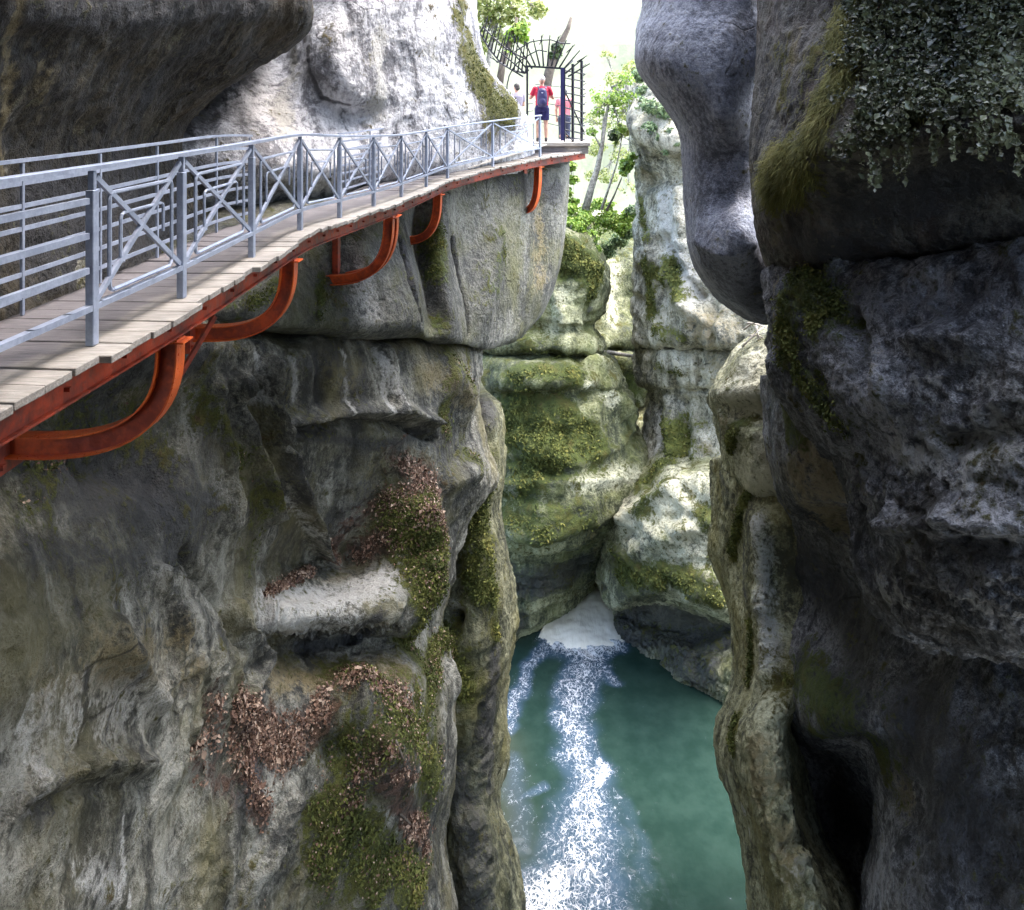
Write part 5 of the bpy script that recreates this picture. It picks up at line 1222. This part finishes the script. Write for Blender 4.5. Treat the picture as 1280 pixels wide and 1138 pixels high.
s.l(s.math('ADD', s.math('MULTIPLY', s.noise(vv, 5, 4, .6), .45), s.math('MULTIPLY', ff, .5)), bp.inputs['Height']); s.l(bp.outputs[0], s.b.inputs['Normal'])
M_WATER = s.m
me = mesh_np('river', np.c_[xy, h], [qd], True, {'wf': at3})
ro = link('river', me, M_WATER); ro.location = (0, 0, WATER); tag(ro, kind='structure')
# river beyond and behind (same level), a plain sheet just under the pool
def sheet(name, z, xa, xb, ya, yb, mat):
    m = bpy.data.meshes.new(name); m.from_pydata([(xa, ya, 0), (xb, ya, 0), (xb, yb, 0), (xa, yb, 0)], [], [(0, 1, 2, 3)])
    o = link(name, m, mat); o.location = (0, 0, z); return tag(o, kind='structure')
sheet('riverbed', WATER - .6, -60, 70, -40, 140, plain('wet_gravel', (.12, .12, .10), .8))

# white water sliding in from the upper gorge
rows = []
for v, z, ul, ur, y in ((0, -17.9, 738, 766, 34.2), (0, -18.05, 733, 764, 32.8), (0, -18.2, 714, 762, 31.4), (0, -18.32, 702, 762, 30.5), (0, -18.43, 692, 766, 29.7), (0, -18.53, 686, 772, 29.1), (0, -18.9, 682, 776, 28.5)):
    xl, xr = (ul - CX) / F * y, (ur - CX) / F * y
    rows.append([(xl - .5, y, z - .05), (xl, y, z), ((xl + xr) / 2, y, z + .10), (xr, y, z), (xr + .4, y, z - .05)])
s = NT('white_water'); geo = s.n('ShaderNodeNewGeometry'); v = s.scl(geo.outputs['Position'], (1.2, .5, .8)); a = s.noise(v, 2.0, 4, .6)
s.l(s.mix(s.ramp(a, .35, .6), (.78, .74, .64), (.86, .82, .73)), s.b.inputs['Base Color']); s.b.inputs['Roughness'].default_value = .45
bp = s.n('ShaderNodeBump'); bp.inputs['Distance'].default_value = .05; s.l(a, bp.inputs['Height']); s.l(bp.outputs[0], s.b.inputs['Normal'])
loft('waterfall', rows, res=.08, mat=s.m, seed=301, world=True, back=.3, kind='structure', amp=dict(big=.0, med=.10, flute=0, strata=0, fine=.03, rough=0))

# ------------------------------------------------------------------ plants
M_LEAF = leaf_mat('spring_leaves', [(.08, .15, .02), (.16, .28, .03), (.29, .43, .06), (.40, .48, .13)])
M_LEAFP = leaf_mat('pale_leaves', [(.10, .14, .03), (.24, .30, .07), (.42, .45, .16), (.55, .55, .28)], .5)
M_LEAFD = leaf_mat('dark_leaves', [(.015, .03, .012), (.035, .06, .02), (.07, .11, .03), (.11, .16, .05)], .25)
M_LEAFG = leaf_mat('grey_green_leaves', [(.05, .09, .04), (.11, .18, .08), (.20, .28, .13), (.32, .40, .22)])
M_IVY = leaf_mat('ivy_leaves', [(.025, .03, .016), (.08, .09, .04), (.20, .21, .11), (.42, .41, .34)], .15, .4)
M_BARK = plain('bark', (.16, .13, .10), .9, 0, .5, 7, .02); M_BARKP = plain('pale_bark', (.45, .42, .36), .9, 0, .45, 9, .02, (.13, .12, .10))
M_LITTER = leaf_mat('dry_leaves', [(.045, .024, .015), (.12, .06, .036), (.22, .13, .085), (.44, .33, .24)], 0, .7)
M_TUFT = leaf_mat('moss_tufts', [(.03, .04, .006), (.075, .09, .016), (.14, .145, .03), (.22, .19, .05)], .1, .9)

def crown_pts(blobs, n):
    """leaf positions in uneven shells of several clumps"""
    vol = np.array([b[3] ** 2 for b in blobs]); pick = rng.choice(len(blobs), n, p=vol / vol.sum())
    B = np.array([b[:3] for b in blobs])[pick]; r = np.array([b[3] for b in blobs])[pick]
    d = rng.normal(size=(n, 3)); d /= np.linalg.norm(d, axis=1, keepdims=True)
    rad = r * rng.uniform(.25, 1.05, n) ** .6
    p = B + d * rad[:, None] * np.array((1, 1, .75))
    k = fbm(p / .8, 3, 77) > -.08
    return p[k], (d + np.array((0, 0, .5)))[k]
def plant(name, label, cat, base, trunk, rad, blobs, n, size, leafm, bark, group=None, limbs=True):
    base = np.array(base, float); r = empty(name, base, label, cat, group)
    m = MB()
    if trunk:
        T = [np.array(t, float) for t in trunk]; k = len(T)
        m.tube(T, [rad * (1 - .75 * i / (k - 1)) for i in range(k)], 9)
        if limbs:
            for b in blobs:
                t0 = T[rng.integers(max(1, k // 2), k)]; q = np.array(b[:3]); mid = (t0 + q) / 2 + rng.normal(0, .12, 3) * b[3]
                m.tube([t0, mid, q], [rad * .38, rad * .22, rad * .07], 5)
                for _ in range(4):
                    e = q + rng.normal(0, .6, 3) * b[3]; m.tube([mid * .4 + q * .6, (q + e) / 2 + rng.normal(0, .05, 3), e], [rad * .15, rad * .1, rad * .03], 4)
        m.build('trunk', bark, r, smooth=True)
    if n:
        p, d = crown_pts(blobs, n)
        link('crown', leaves_mesh('crown', p, d, size, org=base), leafm, r)
    return r
def U(u, v, d): return tuple(P(u, v, d))
def blob(u, v, d, rpx): return (*P(u, v, d), rpx * d / F)
D = 30
plant('dead_tree', 'leaning bare broken trunk wrapped in dark ivy behind the gateway', 'tree', U(676, 140, D), [U(676,140,D), U(686,92,D), U(694,66,D), U(703,50,D), U(710,36,D), U(714,22,D)], .22,
      [blob(693,70,D,7), blob(697,60,D,8), blob(703,54,D,5)], 420, .13, M_LEAFD, M_BARK, limbs=False)
g = 'slender trees on the slope behind the gate'
D = 34
plant('slender_tree', 'pale yellow green tree with arching leaves above the moss capped rock, top centre', 'tree', U(600, 150, D), [U(600,150,D), U(610,80,D), U(618,30,D), U(626,-30,D)], .16,
      [blob(600,10,D,26), blob(625,18,D,22), blob(645,5,D,24), blob(612,40,D,18), blob(650,32,D,15), blob(670,12,D,15), blob(620,-40,D,40), blob(590,-25,D,30), blob(600,60,D,13), blob(634,52,D,12)], 5200, .13, M_LEAFP, M_BARKP, g)
plant('slender_tree', 'young tree with dark leaning stem and feathery leaves left of the gateway', 'tree', U(622, 120, 28), [U(622,120,28), U(628,80,28), U(636,55,28), U(642,36,28), U(646,22,28)], .15,
      [blob(640,45,28,13), blob(650,36,28,11), blob(634,62,28,8), blob(655,50,28,7)], 420, .14, M_LEAF, M_BARK, g)
plant('slender_tree', 'speckled birch trunk leaning right with sparse leaves, right of the gate fence', 'tree', U(732, 262, 33), [U(732,262,33), U(739,235,33), U(747,210,33), U(752,185,33), U(757,150,33), U(764,110,33)], .17,
      [blob(757,118,33,20), blob(775,128,33,16), blob(748,140,33,9), blob(780,100,33,14), blob(768,142,33,10), blob(790,120,33,13), blob(740,165,33,8), blob(775,160,33,9)], 1500, .09, M_LEAF, M_BARKP, g)
plant('slender_tree', 'thin sapling with a bare grey stem, middle of the three beside the pale cliff', 'tree', U(752, 262, 35), [U(752,262,35), U(762,232,35), U(771,205,35), U(778,170,35)], .07,
      [blob(779,165,35,10), blob(772,180,35,6)], 160, .15, M_LEAFP, M_BARKP, g)
plant('slender_tree', 'thin dark sapling leaning right, nearest the pale cliff', 'tree', U(758, 264, 34), [U(758,264,34), U(768,244,34), U(777,222,34)], .06, [blob(781,210,34,8)], 110, .14, M_LEAF, M_BARK, g)
g = 'bright shrubs in the gap under the gate'
for (lab, bl, n, sz, mt) in [
    ('bright lime shrub hugging the grey block beneath the gate fence', [blob(716,284,31.6,17), blob(706,298,31,12), blob(728,274,32,13), blob(724,304,31,11), blob(712,262,32,10), blob(738,296,31.5,11), blob(744,312,31.4,8)], 6500, .085, M_LEAF),
    ('mid green shrub below the speckled birch trunk', [blob(742,282,36,18), blob(757,276,36,18), blob(735,264,36,13), blob(774,284,36,16), blob(750,256,36,11), blob(766,262,36,12), blob(784,270,36,11)], 6500, .09, M_LEAF),
    ('hanging strand of yellow green leaves beside the top corner of the grey block', [blob(714,208,33,7), blob(716,225,33,7), blob(712,240,33,7), blob(716,254,33,8)], 420, .14, M_LEAF),
    ('yellow green bush growing on the corner of the pale cliff', [blob(784,206,33,9), blob(790,196,33,6), blob(780,216,33,6)], 420, .13, M_LEAF),
    ('low blue green shrub at the foot of the pale cliff', [blob(775,300,37,12), blob(762,305,37,11), blob(785,290,36,13), blob(745,304,37,12), blob(790,264,36,10), blob(760,318,37,10)], 4000, .09, M_LEAFG)]:
    b0 = np.array(bl[0][:3]) - (0, 0, bl[0][3]); plant('shrub', lab, 'shrub', b0, [b0, b0 + (0.05, 0, .3), np.array(bl[0][:3])], .04, bl, n, sz, mt, M_BARK, g)
plant('climbing_plant', 'leafy creeper spilling over the grey top corner of the pale cliff', 'plant', U(800, 130, 31.5), None, 0, [blob(800,130,32,12), blob(816,134,31,14), blob(806,112,33,13), blob(830,140,30.6,12), blob(812,160,30.6,10), blob(800,95,34,12), blob(822,172,30.4,7), blob(838,165,30.2,7), blob(812,185,30.4,5), blob(832,190,30.2,5), blob(845,180,30,5)], 3200, .085, M_LEAFG, M_BARK)
plant('fern', 'dark fern tuft standing out left of the pale cliff corner', 'fern', U(768, 178, 32.5), None, 0, [blob(768,170,32.5,7), blob(776,176,32.5,6)], 130, .2, M_LEAFD, M_BARK)
plant('slender_tree', 'pale leafy tree crown against the sky between gate fence and slate bulge', 'tree', U(800, 260, 48), [U(800,260,48), U(795,180,48), U(785,100,48)], .15,
      [blob(770,100,48,16), blob(790,85,48,14), blob(755,125,48,14), blob(782,140,48,15), blob(760,155,48,13), blob(795,120,48,14), blob(745,185,48,14), blob(775,195,48,15), blob(738,150,48,12), blob(760,220,48,14), blob(785,235,48,12), blob(740,220,48,10), blob(760,70,48,10), blob(800,150,48,12)], 4200, .11, M_LEAFP, M_BARKP)

# ---- hillside beyond
rows = []
for y, z in ((52, -19), (56, -12), (62, -6), (75, 1), (95, 6), (130, 10)):
    rows.append([(x, y + abs(x) * .1, z + .004 * x * x * (1 if z > -15 else .2)) for x in (-70, -45, -25, -10, 0, 10, 25, 45, 70)])
loft('hillside', rows[::-1], res=1.0, mat=plain('hill_turf', (.42, .42, .26), .9, 0, .3, .4, .05), seed=401, world=True, back=1, kind='structure', amp=dict(big=1.2, med=.3, flute=0, strata=0, fine=0, rough=0, bs=8))
r_ = ROCKS['hillside']; i_ = rng.choice(len(r_.pts), 520)
cp = [(*(r_.pts[k] + (0, 0, .6)), rng.uniform(.8, 2.0)) for k in i_ if r_.pts[k][2] > -12]
p, d = crown_pts(cp, 16000); tag(link('far_woodland', leaves_mesh('far_woodland', p, d, .35), M_LEAFP), 'pale hazy woodland covering the far hillside', 'woodland', kind='stuff')

# ---- ivy trailing over the near overhang
def ivy_w(r):
    p = r.pts; u = CX + p[:, 0] / p[:, 1] * F; v = HOR - (p[:, 2] - EYE) / p[:, 1] * F
    edge = np.interp(u, [1030, 1080, 1130, 1250, 1400, 1700], [205, 188, 172, 150, 130, 110])
    w = sstep(1058 - 12, 1085, u + fbm(p / .35, 3, 5) * 80) * sstep(edge + 10, edge - 16, v + fbm(p / .3, 3, 6) * 45) * (v > -260)
    return w * np.interp(v, [-260, -60, 60, 160], [.4, .6, .9, 1.15])
p, d = scatter('ivy_overhang', ivy_w, 36000, .05, thr=.46, off=.05)
u_ = CX + p[:, 0] / p[:, 1] * F
tone = .25 + .5 * fbm(p / .6, 3, 17) + .45 * fbm(p / .16, 2, 18) + .25 * sstep(1180, 1270, u_) + .15 * rng.uniform(-1, 1, len(p)); p = p + d * rng.uniform(0, .12, len(p))[:, None]
# trailing strands along the lip of the overhang
uu_ = CX + p[:, 0] / p[:, 1] * F; vv_ = HOR - (p[:, 2] - EYE) / p[:, 1] * F; ex, en = [], []
for k in range(150):
    c_ = 1062 + 330 * rng.uniform() ** .8; w_ = np.where(np.abs(uu_ - c_) < 6)[0]
    if len(w_) == 0: continue
    b_ = p[w_[np.argmax(vv_[w_])]]; L_ = rng.uniform(.06, .34); n_ = int(L_ / .022) + 2
    q_ = b_ + np.stack([rng.normal(0, .012, n_), -.04 - np.linspace(0, .03, n_), -np.linspace(0, L_, n_)], 1); ex.append(q_); en.append(np.tile((-.1, -1., .2), (n_, 1)))
ex = np.concatenate(ex); p = np.concatenate([p, ex]); d = np.concatenate([d, np.concatenate(en)]); tone = np.concatenate([tone, rng.uniform(.3, .8, len(ex))])
iv = link('ivy', leaves_mesh('ivy', p, d + np.array((-.2, -.4, .4)), rng.gamma(3, .009, len(p)), aspect=1.4, jit=1.1, tone=tone), M_IVY); tag(iv, 'dense grey green ivy trailing over the dark overhang in the top right corner', 'ivy')
m = MB()
for k in range(60):
    q = p[rng.integers(len(p))]; pass

# hanging grass-like moss on the left face
p, d = scatter('ivy_overhang', 'm', 7000, .05, thr=.45, off=.02); M_GRASSM = leaf_mat('stringy_moss', [(.05, .055, .010), (.12, .12, .025), (.21, .195, .05), (.34, .30, .12)], .1, .9)
def strands(name, p, d, L, w, mat, drop=.8, lean=(0, 0, 0)):
    n = len(p); dirn = d * .4 + np.array((0, 0, -drop)) + rng.normal(0, .28, (n, 3)) + np.array(lean); dirn /= np.linalg.norm(dirn, axis=1, keepdims=True)
    side = np.cross(dirn, d); side /= np.linalg.norm(side, axis=1, keepdims=True) + 1e-9
    l = (L * rng.uniform(.4, 1.3, n))[:, None]; ww = w * .5
    v = np.stack([p - side * ww, p + side * ww, p + dirn * l], 1).reshape(-1, 3); i = np.arange(n) * 3
    c = np.clip(.5 + .6 * fbm(p / .35, 3, 23) + rng.normal(0, .15, n), 0, 1).repeat(3)[:, None].repeat(3, 1).astype(np.float32)
    return tag(link(name, mesh_np(name, v, [np.stack([i, i + 1, i + 2], 1)], False, {'lc': c}), mat), kind='stuff')
strands('hanging_moss', p, d, .13, .012, M_GRASSM)

# ---- moss tufts and leaf litter
for key, n, sz, nm in (('cliff_lower', 16000, .03, 'moss'), ('rock_pillar', 6000, .035, 'moss'), ('rock_rib', 5000, .03, 'moss'), ('mossy_outcrop', 6000, .06, 'moss'), ('boulder', 2500, .05, 'moss'), ('cliff_pale', 1500, .03, 'moss'), ('cliff_right_near', 4000, .025, 'moss'), ('cliff_right_far', 3000, .06, 'moss'), ('ledge_rock', 1200, .03, 'moss'), ('hanging_block', 2000, .022, 'moss')):
    p, d = scatter(key, 'm', n, sz, thr=.42, off=.015)
    tn = np.clip(.42 + .9 * fbm(p / .4, 3, 29), 0, 1)
    tag(link(nm, leaves_mesh(nm, p, d, sz, aspect=2.0, jit=.9, tone=tn), M_TUFT), kind='stuff')
p, d = scatter('cliff_lower', 'l', 20000, .05, thr=.36, upmin=.05, off=.02)
tag(link('fallen_leaves', leaves_mesh('fallen_leaves', p, d, rng.gamma(4, .0055, len(p)), aspect=1.7, jit=.6, curl=.2), M_LITTER), kind='stuff')
p, d = scatter('cliff_lower', lambda r: np.clip(r.ch[:, 0] * .55 + r.ch[:, 4] * .4, 0, 1), 5500, .05, thr=.22, upmin=.0, off=.03)
tag(link('scattered_leaves', leaves_mesh('scattered_leaves', p, d, .024, aspect=1.45, jit=.5, curl=.2), M_LITTER), kind='stuff')

# ---- dry sticks, fallen branches
def hit(key, u, v):
    r = ROCKS[key]; p = r.pts; uu = CX + p[:, 0] / p[:, 1] * F; vv_ = HOR - (p[:, 2] - EYE) / p[:, 1] * F
    q = (uu - u) ** 2 + (vv_ - v) ** 2; c = np.where(q < q.min() + 30)[0]; return p[c[np.argmin(p[c, 1])]]
M_STICK = plain('bleached_wood', (.55, .5, .45), .9, 0, .4, 12, .006)
b0 = hit('ledge_rock', 945, 428)
for k, (du, dv, eu, ev, lab) in enumerate([(928, 434, 956, 408, 'pale bleached stick slanting up across the sunlit ledge rock'), (934, 404, 962, 412, 'pale stick lying nearly level under the slate bulge'),
        (936, 420, 958, 424, 'thin pale stick crossing the middle of the little stick heap'), (944, 400, 950, 440, 'upright forked pale stick at the back of the heap'), (930, 412, 950, 402, 'short pale stick at the left tip of the heap')]):
    a, b = P(du, dv, 17.7 + .1 * k), P(eu, ev, 17.9 - .08 * k); mm = (a + b) / 2 + (0, 0, .04)
    m = MB(); m.tube([a, mm, b], [.022, .018, .008], 6); m.tube([mm, mm + (b - a) * .3 + (.05, 0, .10)], [.012, .005], 5)
    tag(m.build('stick', M_STICK, smooth=True), lab, 'stick', 'dry sticks on the ledge rock')
m = MB(); m.tube([P(738, 440, 30.2), P(755, 440, 32), P(775, 443, 34), P(803, 447, 33)], [.09, .10, .08, .06], 8); tag(m.build('fallen_branch', M_BARKP, smooth=True), 'grey fallen branch wedged across the gorge gap at the ledge line', 'branch')
m = MB(); m.tube([P(739, 718, 30.6), P(745, 714, 30.2), P(752, 720, 29.8)], [.07, .09, .05], 8); m.tube([P(745, 714, 30.2), P(747, 707, 30.1)], [.05, .02], 6); tag(m.build('driftwood', M_BARK, smooth=True), 'dark driftwood stub caught at the head of the white chute', 'driftwood')
m = MB()
for a, b in (((505, 1020), (538, 1052)), ((498, 925), (515, 960)), ((300, 590), (300, 592))):
    pa, pb = hit('cliff_lower', *a) + (0, -.06, .05), hit('cliff_lower', *b) + (0, -.06, .05)
    if np.linalg.norm(pa - pb) > .2:
        mm = MB(); mm.tube([pa, (pa + pb) / 2 + (0, -.03, .04), pb], [.018, .015, .008], 6); tag(mm.build('twig', M_BARK, smooth=True), 'thin brown twig lying on red leaves near the ledge edge' if a[1] > 1000 else 'thin twig on the moss slope below the pale ledge', 'twig')

# ------------------------------------------------------------------ light, sky, camera
W = bpy.data.worlds.new('World'); SC.world = W; W.use_nodes = True
nt = W.node_tree; sky = nt.nodes.new('ShaderNodeTexSky'); sky.sky_type = 'NISHITA'; sky.sun_disc = False
SUN_EL, SUN_AZ = 66, 78      # azimuth clockwise from +Y (down the gorge)
sky.sun_elevation = R(SUN_EL); sky.sun_rotation = R(SUN_AZ); sky.air_density = 1.0; sky.dust_density = 3.0; sky.ozone_density = 1
bg = nt.nodes['Background']; nt.links.new(sky.outputs[0], bg.inputs[0]); bg.inputs[1].default_value = .15
su = bpy.data.lights.new('sun', 'SUN'); so = bpy.data.objects.new('sun', su); COL.objects.link(so)
su.energy = .85; su.angle = R(80); su.color = (1, .96, .88)
dv = Vector((math.sin(R(SUN_AZ)) * math.cos(R(SUN_EL)), math.cos(R(SUN_AZ)) * math.cos(R(SUN_EL)), math.sin(R(SUN_EL))))
so.rotation_euler = dv.to_track_quat('Z', 'Y').to_euler()
cam = bpy.data.cameras.new('camera'); co = bpy.data.objects.new('camera', cam); COL.objects.link(co); SC.camera = co
co.location = (0, 0, EYE); co.rotation_euler = (R(90), 0, 0)
cam.sensor_fit = 'HORIZONTAL'; cam.sensor_width = 36; cam.lens = 36 * F / 1280; cam.shift_y = -448 / 1280; cam.clip_start = .05; cam.clip_end = 600
SC.view_settings.view_transform = 'Standard'; SC.view_settings.look = 'None'; SC.view_settings.gamma = 1; SC.view_settings.exposure = 3.35
SC.cycles.max_bounces = 8; SC.cycles.diffuse_bounces = 5; SC.cycles.glossy_bounces = 3; SC.cycles.use_denoising = True
